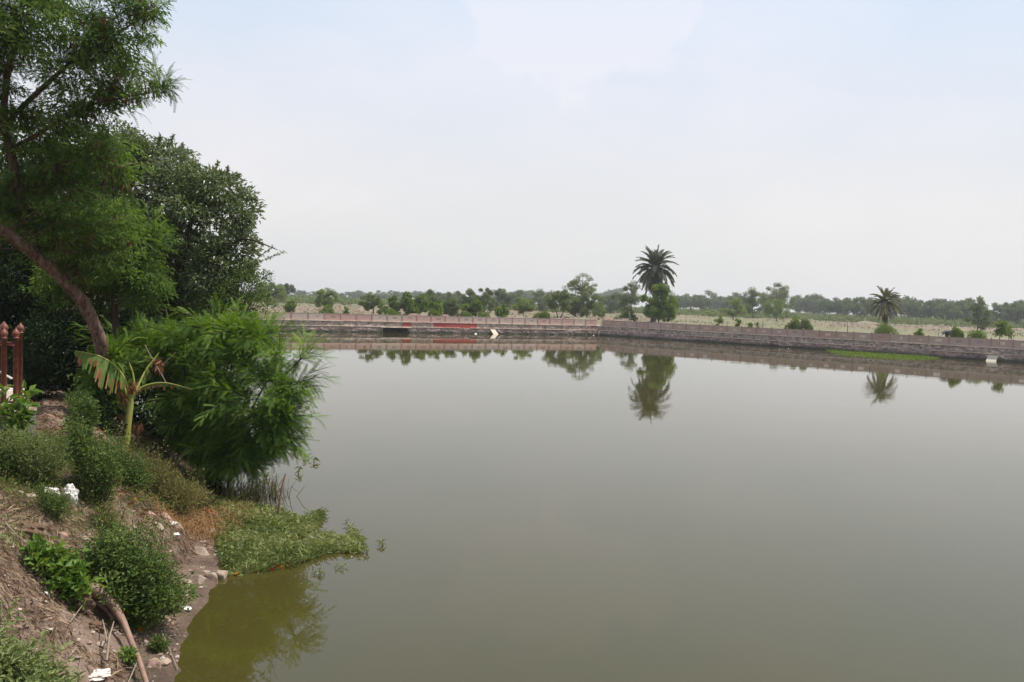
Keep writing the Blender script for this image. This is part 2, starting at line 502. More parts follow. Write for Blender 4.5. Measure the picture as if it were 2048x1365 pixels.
# rubble masonry of the pond wall, wet and dark at the water line
def masonry(name, ca, cb, cc, wet=True):
    m, t, o, p = new_mat(name)
    g = t.nodes.new('ShaderNodeNewGeometry')
    n1 = noise(t, 0.55, 6, .7, scl=(1, 1, 3.0)); n2 = noise(t, 3.6, 5, .7)
    vo = t.nodes.new('ShaderNodeTexVoronoi'); vo.inputs['Scale'].default_value = 3.0
    mp_ = t.nodes.new('ShaderNodeMapping'); mp_.inputs['Scale'].default_value = (1, 1, 1.7)
    t.links.new(g.outputs['Position'], mp_.inputs['Vector']); t.links.new(mp_.outputs[0], vo.inputs['Vector'])
    r = ramp(t, [ca, cb, cc], [.33, .5, .66]); t.links.new(n1.outputs['Fac'], r.inputs['Fac'])
    bw = t.nodes.new('ShaderNodeSeparateColor'); t.links.new(vo.outputs['Color'], bw.inputs[0])
    rv = ramp(t, [(.55, .55, .56), (1.35, 1.3, 1.25)]); t.links.new(bw.outputs[0], rv.inputs['Fac'])
    c = mixc(t, 1.0, r.outputs['Color'], rv.outputs['Color'], 'MULTIPLY')
    hsv = t.nodes.new('ShaderNodeHueSaturation'); hsv.inputs['Saturation'].default_value = .75
    t.links.new(c, hsv.inputs['Color'])
    r2 = ramp(t, [(.55, .55, .55), (1.15, 1.12, 1.1)], [.35, .62]); t.links.new(n2.outputs['Fac'], r2.inputs['Fac'])
    c = mixc(t, 1.0, hsv.outputs[0], r2.outputs['Color'], 'MULTIPLY')
    if wet:
        s = t.nodes.new('ShaderNodeSeparateXYZ'); t.links.new(g.outputs['Position'], s.inputs[0])
        zo = t.nodes.new('ShaderNodeMath'); zo.inputs[1].default_value = .17; t.links.new(s.outputs['Z'], zo.inputs[0])
        ad = t.nodes.new('ShaderNodeMath'); ad.operation = 'MULTIPLY_ADD'; ad.inputs[1].default_value = -.5
        t.links.new(n1.outputs['Fac'], ad.inputs[0]); t.links.new(zo.outputs[0], ad.inputs[2])
        rw = ramp(t, [(1, 1, 1), (0, 0, 0)], [.02, .34]); t.links.new(ad.outputs[0], rw.inputs['Fac'])
        c = mixc(t, rw.outputs['Color'], c, (.036, .034, .022))
    t.links.new(c, p.inputs['Base Color'])
    p.inputs['Roughness'].default_value = .9
    b = t.nodes.new('ShaderNodeBump'); b.inputs['Strength'].default_value = .8; b.inputs['Distance'].default_value = .08
    t.links.new(vo.outputs['Distance'], b.inputs['Height']); t.links.new(b.outputs[0], p.inputs['Normal'])
    return m


M['rubble'] = masonry('rubble_masonry', (.46, .28, .22), (.35, .23, .18), (.25, .175, .14))
M['band'] = masonry('plastered_band', (.46, .29, .24), (.37, .29, .23), (.30, .245, .20), wet=False)

# field soil: dry sandy earth with patches of scrubby grass
m, t, o, p = new_mat('field_soil')
g_ = t.nodes.new('ShaderNodeNewGeometry')
n1 = noise(t, .035, 6, .66, scl=(.35, 3.2, 1)); n2 = noise(t, .5, 5, .65); n3 = noise(t, 4, 4, .7)
soil = ramp(t, [(.13, .088, .06), (.195, .14, .098), (.27, .20, .145)], [.3, .5, .72]); t.links.new(n2.outputs['Fac'], soil.inputs['Fac'])
grs = ramp(t, [(.12, .12, .06), (.20, .18, .10)], [.3, .7]); t.links.new(n3.outputs['Fac'], grs.inputs['Fac'])
fm = ramp(t, [(0, 0, 0), (1, 1, 1)], [.46, .54])
ad = t.nodes.new('ShaderNodeMath'); ad.operation = 'MULTIPLY_ADD'; ad.inputs[1].default_value = .22
su = t.nodes.new('ShaderNodeMath'); su.operation = 'SUBTRACT'; su.inputs[1].default_value = .11
t.links.new(n2.outputs['Fac'], ad.inputs[0]); t.links.new(n1.outputs['Fac'], ad.inputs[2]); t.links.new(ad.outputs[0], su.inputs[0])
t.links.new(su.outputs[0], fm.inputs['Fac'])
c = mixc(t, fm.outputs['Color'], soil.outputs['Color'], grs.outputs['Color'])
t.links.new(c, p.inputs['Base Color']); p.inputs['Roughness'].default_value = .95
bump(t, p, n3.outputs['Fac'], .5, .1)
M['field'] = m

# bank soil, wet near the water
m, t, o, p = new_mat('bank_soil')
g_ = t.nodes.new('ShaderNodeNewGeometry')
n1 = noise(t, 1.3, 6, .65); n2 = noise(t, 22, 6, .75)
a_ = ramp(t, [(.12, .075, .052), (.22, .148, .105), (.33, .24, .18)], [.3, .5, .7]); t.links.new(n1.outputs['Fac'], a_.inputs['Fac'])
b_ = ramp(t, [(.45, .45, .45), (1.0, 1.0, 1.0), (1.35, 1.3, 1.25)], [.3, .52, .72]); t.links.new(n2.outputs['Fac'], b_.inputs['Fac'])
c = mixc(t, 1.0, a_.outputs['Color'], b_.outputs['Color'], 'MULTIPLY')
s = t.nodes.new('ShaderNodeSeparateXYZ'); t.links.new(g_.outputs['Position'], s.inputs[0])
rw = ramp(t, [(1, 1, 1), (0, 0, 0)], [.03, .22]); t.links.new(s.outputs['Z'], rw.inputs['Fac'])
c = mixc(t, rw.outputs['Color'], c, mixc(t, 1.0, c, (.55, .52, .48), 'MULTIPLY'))
t.links.new(c, p.inputs['Base Color']); p.inputs['Roughness'].default_value = .9
bump(t, p, n2.outputs['Fac'], .9, .05)
M['bank'] = m

# murky green pond water
m, t, o, p = new_mat('pond_water')
n1 = noise(t, .35, 2, .5); n2 = noise(t, 5.0, 3, .55, scl=(1.0, .45, 1)); n3 = noise(t, .06, 3, .5)
wr = ramp(t, [(.047, .040, .009), (.054, .047, .013)], [.35, .65]); t.links.new(n3.outputs['Fac'], wr.inputs['Fac'])
t.links.new(wr.outputs['Color'], p.inputs['Base Color'])
p.inputs['Roughness'].default_value = .012
p.inputs['IOR'].default_value = 1.40
p.inputs['Specular IOR Level'].default_value = .5
b1 = t.nodes.new('ShaderNodeBump'); b1.inputs['Strength'].default_value = 1; b1.inputs['Distance'].default_value = .0011
b2 = t.nodes.new('ShaderNodeBump'); b2.inputs['Strength'].default_value = 1; b2.inputs['Distance'].default_value = .0045
t.links.new(n2.outputs['Fac'], b1.inputs['Height']); t.links.new(n1.outputs['Fac'], b2.inputs['Height'])
t.links.new(b1.outputs[0], b2.inputs['Normal']); t.links.new(b2.outputs[0], p.inputs['Normal'])
M['water'] = m

# ------------------------------------------------------------------ ground: ring of fields round the pond
CORNER = Vz(1198, 671, 0)[:2]
PL = Vz(600, 663.5, 0)[:2]
PR = Vz(2040, 726, 0)[:2]
dL = norm(PL - CORNER); dR = norm(PR - CORNER)          # directions away from the corner
LEN_L, LEN_R = 66.0, 96.0
END_L = CORNER + dL * LEN_L; END_R = CORNER + dR * LEN_R


def perp(d, other):
    n = np.array([d[1], -d[0]])
    return n if np.dot(n, other) > 0 else -n


nL = perp(dL, -CORNER); nR = perp(dR, -CORNER)             # towards the pond


def field_z(x, y):
    x = np.asarray(x, float); y = np.asarray(y, float)
    r = np.hypot(x, y)
    z = 1.32 + np.clip((r - 120) / 500, 0, 1) * .35 + fbm(x * .03, y * .03, 3) * .35 * np.clip((r - 118) / 60, 0, 1)
    # low earth bunds between the plots
    w = y + 6 * fbm(x * .02, y * .004, 2) + x * .06
    for y0, hh in ((124, .35), (133, .45), (147, .35), (163, .45), (186, .5), (214, .45), (250, .6), (300, .7)):
        z = z + 1.7 * hh * np.exp(-((w - y0) / .9) ** 2) * (0.45 + .9 * vnoise(x * .05 + y0, y * 0 + y0)) * (r > 100)
    for x0 in (-46, 8, 47, 92, 140):
        z = z + .35 * np.exp(-((x - x0 - (y - 120) * .25 + 3 * fbm(y * .02, x * 0, 2)) / 1.0) ** 2) * (r > 118)
    z = z + .12 * fbm(x * .35, y * .35, 3) * np.clip(1 - (r - 100) / 400, 0, 1)
    return z


# start of the field sheet a little behind the parapet
back = 0.35
iC = CORNER - (nL + nR) / (1 + np.dot(nL, nR)) * back
loop = [iC, END_R - nR * back, np.array([END_R[0] + 4, -30.]), np.array([-32., -30.]), np.array([-48., 10.]), END_L - nL * back, iC]
cols_ = []
for a, b in zip(loop[:-1], loop[1:]):
    n = max(2, int(np.linalg.norm(b - a) / 1.2))
    for k in range(n): cols_.append(a + (b - a) * k / n)
cols_ = np.array(cols_)
tt = np.concatenate([np.arange(0, 120, 1.0), np.geomspace(120, 7000, 60)])
Cc = np.array([5., 52.])
dd = norm(cols_ - Cc)
XY = cols_[:, None, :] + dd[:, None, :] * tt[None, :, None]
zz = field_z(XY[..., 0], XY[..., 1])
vv = np.dstack([XY, zz]).reshape(-1, 3)
nc, nr_ = len(cols_), len(tt)
ii, jj = np.meshgrid(np.arange(nc), np.arange(nr_ - 1), indexing='ij')
i2 = (ii + 1) % nc
F = np.stack([ii * nr_ + jj, ii * nr_ + jj + 1, i2 * nr_ + jj + 1, i2 * nr_ + jj], -1).reshape(-1, 4)
g = Geo(); g.add(vv, F)
tag(g.build('field_ground', M['field'], smooth=True), kind='structure')

# ------------------------------------------------------------------ bank (earth slope into the pond)
SH = np.array([(-52, 66), (-45, 62), (-25, 40), (-13, 27), (-9, 22), (-7.2, 19.5), (-6.35, 17.6), (-5.9, 15.7), (-5.1, 14), (-4.25, 12.4),
               (-3.98, 11), (-3.72, 9.6), (-3.42, 8.5), (-3.2, 7.5), (-2.9, 6), (-2, 4), (0, 2.6), (4, 2), (20, -2), (60, -10), (104, -20)], float)


def shore_d(x, y):
    """signed distance to the shoreline, positive on land"""
    P = np.stack([x, y], -1)
    best = np.full(x.shape, 1e9); sg = np.ones(x.shape)
    for a, b in zip(SH[:-1], SH[1:]):
        e = b - a; L2 = (e ** 2).sum()
        w = P - a
        tpar = np.clip((w @ e) / L2, 0, 1)
        d = np.linalg.norm(w - tpar[..., None] * e, axis=-1)
        cr_ = e[0] * w[..., 1] - e[1] * w[..., 0]      # >0 left of the direction
        new = d < best - 1e-9
        best = np.where(new, d, best); sg = np.where(new, np.where(cr_ > 0, -1, 1), sg)
    return best * sg


def bank_z(x, y, detail=True):
    x = np.asarray(x, float); y = np.asarray(y, float)
    d = shore_d(x, y) + .16 * fbm(x * 1.1, y * 1.1, 3) + .07 * fbm(x * 4, y * 4 + 9, 2)
    z = np.interp(d, [-6, -.5, 0, .45, 1.0, 1.75, 3, 8], [-1.0, -.28, 0, .12, .62, 1.32, 1.70, 1.9])
    k = np.clip(d / .8, 0, 1)
    z = z + k * (.22 * fbm(x * .8, y * .8 + 4, 3))
    if detail:
        z = z + k * (.20 * np.abs(fbm(x * 2.3, y * 2.3, 3)) + .07 * fbm(x * 7, y * 7, 3)) + (1 - k) * .012 * fbm(x * 8, y * 8, 3)
    return z


xs = np.concatenate([np.linspace(-49, -13, 30)[:-1], np.arange(-13, -1.5, .055), np.linspace(-1.5, 105, 40)])
ys = np.concatenate([np.linspace(-31, 5, 18)[:-1], np.arange(5, 20, .06), np.geomspace(20, 80, 50)])
X, Y = np.meshgrid(xs, ys, indexing='ij')
vv = np.stack([X, Y, bank_z(X, Y)], -1).reshape(-1, 3)
nx, ny = len(xs), len(ys)
ii, jj = np.meshgrid(np.arange(nx - 1), np.arange(ny - 1), indexing='ij')
F = np.stack([ii * ny + jj, (ii + 1) * ny + jj, (ii + 1) * ny + jj + 1, ii * ny + jj + 1], -1).reshape(-1, 4)
g = Geo(); g.add(vv, F)
tag(g.build('bank_ground', M['bank'], smooth=True), kind='structure')

# water sheet (pond outline pushed a little under walls and bank)
inn = -.3
wc = CORNER - (nL + nR) / (1 + np.dot(nL, nR)) * .2
poly = [wc, END_R - nR * .2, np.array([END_R[0] + 3.5, -29.5]), np.array([-31.5, -29.5]), np.array([-47.5, 10.]), END_L - nL * .2]
g = Geo(); g.add(np.array([(*p_, 0.0) for p_ in poly]), np.array([[5, 4, 3, 2, 1, 0]]))
tag(g.build('pond_water', M['water']), kind='structure')


def gz(x, y):
    return float(bank_z(np.array([x]), np.array([y]))[0])


def on_bank(u, v):
    """point where the picture ray meets the bank"""
    d = ray(u, v)
    ts = np.linspace(4, 40, 1500)
    pts = EYE + d * (ts / d[1])[:, None]
    zz = np.maximum(bank_z(pts[:, 0], pts[:, 1]), 0)
    hit = np.where(pts[:, 2] <= zz)[0]
    return pts[hit[0]] if len(hit) else pts[-1]

# ------------------------------------------------------------------ pond wall with pierced stone parapet
Z_LEDGE, Z_COP, Z_PAN, Z_PT = .66, 1.24, 1.31, 2.04
PITCH_P = 1.86


def wall_side(dirv, nrm, length, label, mats, gap=None, npan=34, seed=0):
    root = empty('pond_wall', (CORNER[0], CORNER[1], 0))
    tag(root, label, 'wall')
    R = np.array([[dirv[0], nrm[0], 0], [dirv[1], nrm[1], 0], [0, 0, 1.0]])

    def wl(p):      # s, n, z -> world relative to the corner
        return np.asarray(p, float) @ R.T
    # mitre at the corner: the base courses start where the inner faces meet
    k = 1 / math.tan(math.acos(np.dot(dL, dR)) / 2)
    # lower rubble course, uneven face
    g = Geo()
    spans = [(0, length)] if gap is None else [(0, gap[0]), (gap[1], length)]
    for a, b in spans:
        ns = max(2, int((b - a) / .28)); s = np.linspace(a, b, ns)
        zl = np.linspace(-.8, Z_LEDGE, 9)
        S, Z = np.meshgrid(s, zl, indexing='ij')
        n = -.045 + .09 * fbm(S * 1.7 + seed, Z * 2.6, 3) + .05 * vnoise(S * 3.5, Z * 4.5) - .05 * (Z / .7)
        if a == 0: S = S + np.where(S < 1e-6, 0, 0)
        P_ = np.stack([S, n, Z + .03 * fbm(S * .8 + seed, S * 0 + 3, 3) * (Z > .5)], -1)
        e = ns; q = len(zl)
        ii, jj = np.meshgrid(np.arange(e - 1), np.arange(q - 1), indexing='ij')
        Fq = np.stack([ii * q + jj, (ii + 1) * q + jj, (ii + 1) * q + jj + 1, ii * q + jj + 1], -1).reshape(-1, 4)
        g.add(wl(P_.reshape(-1, 3)), Fq)
        # ledge top
        top = P_[:, -1]; back_ = top.copy(); back_[:, 1] = -.5
        both = np.concatenate([top, back_]); i = np.arange(e - 1)
        g.add(wl(both), np.stack([i, i + 1, e + i + 1, e + i], 1), mat=1)
        for s_ in (a, b):
            box(g, (s_ - .01, -.5, -.8), (s_ + .01, -.06, Z_LEDGE - .02), M=(R, 0))
    g.build('rubble_course', [M['rubble'], M['coping']], root)
    # plastered band, set back on the ledge
    g = Geo()
    s = np.linspace(-.3, length, int(length / .5)); zl = np.linspace(Z_LEDGE - .05, Z_COP, 4)
    S, Z = np.meshgrid(s, zl, indexing='ij')
    P_ = np.stack([S, -.24 + .02 * fbm(S * 2 + seed, Z * 3, 2), Z], -1)
    e, q = len(s), len(zl)
    ii, jj = np.meshgrid(np.arange(e - 1), np.arange(q - 1), indexing='ij')
    g.add(wl(P_.reshape(-1, 3)), np.stack([ii * q + jj, (ii + 1) * q + jj, (ii + 1) * q + jj + 1, ii * q + jj + 1], -1).reshape(-1, 4))
    g.build('plastered_band', M['band'], root)
    # coping slabs, a few metres each
    s = 0.; cop = None; i = 0
    while s < length - 1:
        ln = 3.72
        g = Geo(); dz = random.uniform(-.012, .012)
        box(g, (s + .01, -.50, Z_COP + dz), (s + ln - .01, -.15 + random.uniform(-.015, .02), Z_PAN - .002), random.random(), M=(R, 0))
        g.build('coping_slab', M['coping'], root)
        s += ln; i += 1
        if s > npan * PITCH_P: break
    g = Geo(); s = 0.
    while s < length - 1:
        ln = random.uniform(1.2, 3.4)
        if random.random() < .88:
            box(g, (s, -.23, Z_LEDGE - .005), (s + ln - .02, -.0 + random.uniform(-.03, .03), Z_LEDGE + random.uniform(.035, .06)), random.random(), M=(R, 0))
        s += ln
    g.build('ledge_screed', M['coping'], root)
    # pierced panels and posts share their mesh data
    pan_meshes = []
    for kind in range(3):
        g = Geo(); w0, w1 = .07, PITCH_P - .07; zc = .40
        hw, hh = ((.25, .11), (.22, .095), (.28, .125))[kind]
        c = PITCH_P / 2
        y0, y1 = -.035, .035
        box(g, (w0, y0, 0), (c - hw, y1, Z_PT - Z_PAN)); box(g, (c + hw, y0, 0), (w1, y1, Z_PT - Z_PAN))
        box(g, (c - hw, y0, 0), (c + hw, y1, zc - hh)); box(g, (c - hw, y0, zc + hh), (c + hw, y1, Z_PT - Z_PAN))
        nb = (6, 5, 7)[kind]
        for b in range(1, nb):
            xx = c - hw + 2 * hw * b / nb
            box(g, (xx - .016, y0 + .012, zc - hh - .005), (xx + .016, y1 - .012, zc + hh + .005))
        for b in (1, 2):
            zz_ = zc - hh + 2 * hh * b / 3
            box(g, (c - hw - .005, y0 + .014, zz_ - .013), (c + hw + .005, y1 - .014, zz_ + .016))
        box(g, (w0 - .01, y0 - .018, Z_PT - Z_PAN), (w1 + .01, y1 + .018, Z_PT - Z_PAN + .035))   # rail on top
        o = g.build('parapet_panel', mats[0]); pan_meshes.append(o)
    g = Geo()
    box(g, (-.066, -.075, 0), (.066, .075, Z_PT - Z_PAN + .05))
    hz = Z_PT - Z_PAN + .05
    for (r_, za, zb) in ((.045, hz, hz + .07),):
        box(g, (-r_, -r_, za), (r_, r_, zb))
    v = [(-.06, -.06, hz + .07), (.06, -.06, hz + .07), (.06, .06, hz + .07), (-.06, .06, hz + .07), (0, 0, hz + .17)]
    g.add(v, [[0, 1, 4], [1, 2, 4], [2, 3, 4], [3, 0, 4]]); g.add(v, [[3, 2, 1, 0]])
    post0 = g.build('parapet_post', mats[1])
    rz = math.atan2(dirv[1], dirv[0])
    rr = random.Random(seed)
    used = set()

    def put(src, s, dz=0, dr=0):
        if src.name in used or src.parent:
            o = src.copy(); o.data = src.data; COL.objects.link(o)
        else:
            o = src; used.add(src.name)
        o.parent = root
        p_ = wl((s, -.33, Z_PAN + dz))
        o.location = p_
        o.rotation_euler = (0, 0, rz + dr)
        return o
    for i in range(npan):
        put(pan_meshes[rr.choice((0, 0, 1, 2))], i * PITCH_P + .14, rr.uniform(-.008, .008))
        put(post0, (i + 1) * PITCH_P + .14 - .0, rr.uniform(-.015, .02), rr.uniform(-.03, .03))
    for o in pan_meshes:
        if not o.parent: bpy.data.objects.remove(o)
    return root, R, wl


def s_at(u, dirv):
    """distance along the wall where the picture column u meets its water line"""
    best = None
    for s in np.linspace(0, 90, 1800):
        p_ = np.array([*(CORNER + dirv * s), 0.]) - EYE
        uu = 1024 + FPX * np.dot(p_, CR) / np.dot(p_, f0)
        if best is None or abs(uu - u) < best[0]: best = (abs(uu - u), s)
    return best[1]


gapL = (s_at(818, dL), s_at(766, dL))
rootL, RL, wlL = wall_side(dL, nL, LEN_L, 'long pinkish pond wall along the far left side with a dark culvert opening', (M['panel'], M['post']), gapL, 35, 3)
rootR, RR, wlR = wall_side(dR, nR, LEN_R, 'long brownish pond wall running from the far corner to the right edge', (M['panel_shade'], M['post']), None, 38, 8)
# small parts of the left wall: culvert, red paint, worn stone chutes
g = Geo()
a, b = gapL
box(g, (a - .25, -3.0, -.8), (b + .25, -2.9, .62), M=(RL, 0)); box(g, (a - .25, -3, .55), (b + .25, -.3, .62), M=(RL, 0))
box(g, (a - .25, -3, -.8), (a - .03, -.3, .6), M=(RL, 0)); box(g, (b + .03, -3, -.8), (b + .25, -.3, .6), M=(RL, 0))
g.build('culvert_box', M['dark'], rootL)
g = Geo(); box(g, (a - .3, -.30, .58), (b + .3, .03, .67), M=(RL, 0)); g.build('lintel', M['coping'], rootL)
g = Geo(); box(g, (s_at(955, dL), -.3, Z_LEDGE + .02), (s_at(869, dL), -.205, Z_COP - .03), M=(RL, 0))
tag(g.build('painted_band', M['red_paint'], rootL), 'stretch of band painted red')
for uu0, uu1 in ((806, 822),):
    g = Geo(); box(g, (s_at(uu1, dL), -.3, Z_LEDGE + .05), (s_at(uu0, dL), -.207, Z_COP - .08), M=(RL, 0)); g.build('painted_patch', M['red_paint'], rootL)


def chute(s, wl_, root, w, out_, lab):
    g = Geo()
    q = [(s, -.2, .66), (s + w, -.2, .66), (s + w, out_, -.1), (s, out_, -.1)]
    lo = [(x, y, z - .16) for x, y, z in q]
    g.add(wl_(q + lo), [[0, 1, 2, 3], [7, 6, 5, 4], [0, 4, 5, 1], [2, 6, 7, 3], [0, 3, 7, 4], [1, 5, 6, 2]])
    o = g.build('stone_chute', M['concrete'])
    o.location = root.location
    tag(o, lab, 'chute')


chute(s_at(990, dL), wlL, rootL, .68, 1.05, 'pale stone drain chute slanting into the water from the far left wall')
chute(s_at(1976, dR), wlR, rootR, .85, .85, 'pale stone drain chute slanting down the wall near the right edge')

# ------------------------------------------------------------------ trees of the plain
def field_pt(u, D):
    p_ = V(u, 620, D)
    return p_[0], p_[1], float(field_z(np.array([p_[0]]), np.array([p_[1]]))[0])


def skeleton_tree(H_, R_, base_h, nclus, lpc, lsize, flat=.75, lean=(0, 0), stems=1, seed=0, crown_top=.0, wisp=.0, trunk_r=None, asp=.5):
    """local coordinates, base at origin; returns trunk Geo and crown Geo"""
    r = np.random.default_rng(seed)
    tr, cr_ = Geo(), Geo()
    tr_r = trunk_r or H_ * .02
    cz = (H_ + base_h) / 2; hz = (H_ - base_h) / 2
    forks = []
    for s in range(stems):
        a = r.random() * 6.28
        sp = .0 if stems == 1 else .22 * H_
        top = np.array([lean[0] * H_ + sp * math.cos(a), lean[1] * H_ + sp * math.sin(a), base_h + hz * .5])
        p0 = np.array([0, 0, -.2]); p1 = p0 + (top - p0) * .5 + np.array([r.normal(0, .03 * H_), r.normal(0, .03 * H_), 0])
        path = [p0, p0 * .6 + p1 * .4, p1, top]
        tube(tr, path, [tr_r * 1.25, tr_r, tr_r * .8, tr_r * .5], 6)
        forks += [p1, p1 * .5 + top * .5, top]
    cl = []
    for c in range(nclus):
        d = norm(r.normal(size=(1, 3)))[0]
        q = r.random() ** .34
        z = d[2] * q
        w = 1.0 - crown_top * (z * .5)
        pos = np.array([lean[0] * H_ + d[0] * q * R_ * w, lean[1] * H_ + d[1] * q * R_ * w, cz + z * hz])
        pos[2] -= .18 * hz * (np.hypot(d[0], d[1]) * q) ** 2
        cl.append(pos)
        fk = min(forks, key=lambda k_: np.linalg.norm(k_ - pos) + (3 if k_[2] > pos[2] else 0))
        mid = (fk + pos) / 2 + np.array([0, 0, .06 * H_ * r.random()])
        tube(tr, [fk, mid, pos], [tr_r * .42, tr_r * .25, tr_r * .08], 4, cap=False)
    cl = np.array(cl)
    rad = R_ * asp / (nclus ** .33) * 1.5
    n = nclus * lpc
    ci = r.integers(0, nclus, n)
    off = norm(r.normal(size=(n, 3))) * (r.random((n, 1)) ** .45) * rad * r.uniform(.7, 1.25, nclus)[ci][:, None]
    off[:, 2] *= flat
    P_ = cl[ci] + off
    D_ = norm(off + r.normal(size=(n, 3)) * rad * .6 + np.array([0, 0, -.2 * rad]))
    U_ = norm(r.normal(size=(n, 3)) * .8 + np.array([0, 0, 1.0]))
    ct = r.random(nclus) * .5
    leaves(cr_, P_, D_, U_, lsize * r.uniform(.6, 1.4, n), lsize * .55 * r.uniform(.6, 1.3, n), tint=ct[ci] + r.random(n) * .5)
    return tr, cr_


def place_tree(u, D, vtop, wpx, name, label, mat, cat='tree', group=None, vbase=None, nclus=26, lpc=170, lsize=.3, base=.28, bark='bark_dark', **kw):
    x, y, z = field_pt(u, D)
    top = V(u, vtop, D)[2]
    H_ = top - z; R_ = wpx / 2 * D / FPX * 1.08
    nclus = int(nclus * 1.35); base = base * .8
    tr, cr_ = skeleton_tree(H_, R_, H_ * base, nclus, lpc, lsize, **kw)
    root = empty(name, (x, y, z))
    tag(root, label, cat, group)
    tr.build('trunk', M[bark], root, smooth=True)
    cr_.build('crown', M[mat], root)
    return root


# mid-distance trees and shrubs, left to right
place_tree(540, 165, 566, 58, 'acacia_tree', 'pale green acacia half hidden behind the tip of the waterside bush', 'acacia_pale', seed=1, nclus=30, base=.2)
place_tree(571, 260, 565, 30, 'acacia_tree', 'small dark thin acacia with a clear trunk left of the distant tree line', 'far', seed=2, base=.38, lsize=.4)
place_tree(651, 140, 576, 44, 'acacia_tree', 'round fuzzy green acacia standing alone above a clipped hedge mound', 'acacia_pale', seed=3, nclus=30, lpc=200, lsize=.2, base=.22)
place_tree(745, 110, 587, 34, 'acacia_tree', 'small fuzzy acacia with twin slanting stems right behind the wall', 'acacia', seed=4, lsize=.17, base=.38, stems=2, nclus=24, lpc=180, lean=(-.12, 0))
place_tree(765, 108, 603, 22, 'acacia_tree', 'low pale acacia leaning right beside the twin stemmed one', 'acacia_pale', seed=5, lsize=.15, base=.3, nclus=14, lpc=150)
place_tree(787, 112, 593, 30, 'broadleaf_sapling', 'dense dark broad leaved sapling above the left edge of the culvert', 'broad', seed=6, lsize=.34, base=.15, nclus=18, lpc=55)
place_tree(818, 112, 587, 30, 'broadleaf_sapling', 'tall irregular broad leaved sapling above the right edge of the culvert', 'broad', seed=7, lsize=.36, base=.1, nclus=22, lpc=50, asp=.65)
place_tree(842, 118, 586, 28, 'broadleaf_sapling', 'yellow tipped broad leaved sapling next to the tallest sapling', 'broad', seed=8, lsize=.34, base=.12, nclus=20, lpc=55)
place_tree(856, 150, 580, 40, 'acacia_tree', 'grey green acacia rising behind the row of saplings', 'acacia', seed=9, lsize=.24, base=.2)
place_tree(873, 112, 598, 27, 'broadleaf_sapling', 'bright yellow green sapling above the red painted band', 'broad', seed=10, lsize=.34, base=.2, nclus=14, lpc=55)
place_tree(903, 120, 595, 42, 'acacia_tree', 'dark bushy acacia low behind the wall above the red band', 'acacia', seed=11, lsize=.18, base=.08, nclus=30, lpc=180)
place_tree(940, 170, 577, 36, 'acacia_tree', 'blue green feathery acacia behind the knobbly sapling', 'acacia', seed=12, lsize=.26, base=.15)
place_tree(936, 116, 604, 24, 'broadleaf_sapling', 'low sapling with light round leaves right of the dark bushy acacia', 'broad', seed=13, lsize=.34, base=.15, nclus=12, lpc=50)
place_tree(954, 116, 597, 18, 'broadleaf_sapling', 'upright knobbly sapling with light tufts near the pale chute', 'broad', seed=14, lsize=.34, base=.12, nclus=14, lpc=45)
place_tree(968, 160, 576, 44, 'acacia_tree', 'tall grey green acacia directly behind the pale chute', 'acacia', seed=15, lsize=.26, base=.12, nclus=32)
place_tree(1005, 200, 578, 42, 'acacia_tree', 'rounded dark acacia in the second row left of the pale fuzzy one', 'far', seed=16, lsize=.3, base=.15, nclus=30)
place_tree(1003, 118, 607, 25, 'broadleaf_sapling', 'small dark sapling with pale right side standing on open sand', 'broad', seed=17, lsize=.34, base=.22, nclus=14, lpc=55)
place_tree(1049, 128, 590, 42, 'acacia_tree', 'pale fuzzy acacia alone right of the small dark sapling', 'acacia_pale', seed=18, lsize=.18, base=.2, nclus=26, lpc=200)
place_tree(1118, 135, 578, 50, 'acacia_tree', 'spreading acacia on a forked trunk left of the tallest acacia', 'acacia', seed=19, lsize=.2, base=.36, stems=2, nclus=34, lpc=190)
place_tree(1150, 140, 583, 46, 'acacia_tree', 'light fuzzy acacia squeezed beneath the tallest acacia', 'acacia', seed=20, lsize=.2, base=.25, nclus=26, lpc=180)
place_tree(1163, 150, 547, 62, 'acacia_tree', 'tallest acacia with an airy flat crown left of the big palm', 'acacia', seed=21, lsize=.22, base=.60, nclus=30, lpc=95, flat=.5, trunk_r=.22)
place_tree(1176, 140, 575, 52, 'acacia_tree', 'dense dark acacia at the foot of the tallest acacia', 'acacia', seed=22, lsize=.2, base=.12, nclus=34, lpc=190)
place_tree(1198, 128, 602, 26, 'acacia_tree', 'small pale wispy acacia above the corner of the pond wall', 'acacia_pale', seed=23, lsize=.15, base=.25, nclus=14, lpc=150)
place_tree(1262, 170, 560, 52, 'acacia_tree', 'open grey acacia just left of the big palm', 'far', seed=24, lsize=.27, base=.25, nclus=30, lpc=120)
place_tree(1318, 116, 569, 64, 'round_tree', 'dense round green tree growing in front of the big palm', 'broad', seed=25, lsize=.26, base=.20, nclus=46, lpc=190, flat=.85, asp=.62)
place_tree(1247, 122, 617, 24, 'broadleaf_sapling', 'leafy sapling with an open crown behind the wall left of the palm', 'broad', seed=26, lsize=.26, base=.35, nclus=9, lpc=45)
place_tree(1267, 122, 620, 15, 'broadleaf_sapling', 'dark compact cone shaped sapling left of the round tree', 'acacia', seed=27, lsize=.2, base=.1, nclus=10, lpc=60)
place_tree(1332, 116, 630, 14, 'broadleaf_sapling', 'tiny light sapling under the right side of the round tree', 'broad', seed=28, lsize=.25, base=.3, nclus=6, lpc=40)
place_tree(1467, 165, 596, 46, 'acacia_tree', 'pale thin acacia left of the big twin crowned acacias', 'acacia_pale', seed=29, lsize=.2, base=.3, nclus=26, lpc=160)
place_tree(1505, 215, 577, 66, 'acacia_tree', 'broad dark acacia forming the left half of the big clump', 'acacia', seed=30, lsize=.28, base=.25, nclus=40, lpc=190)
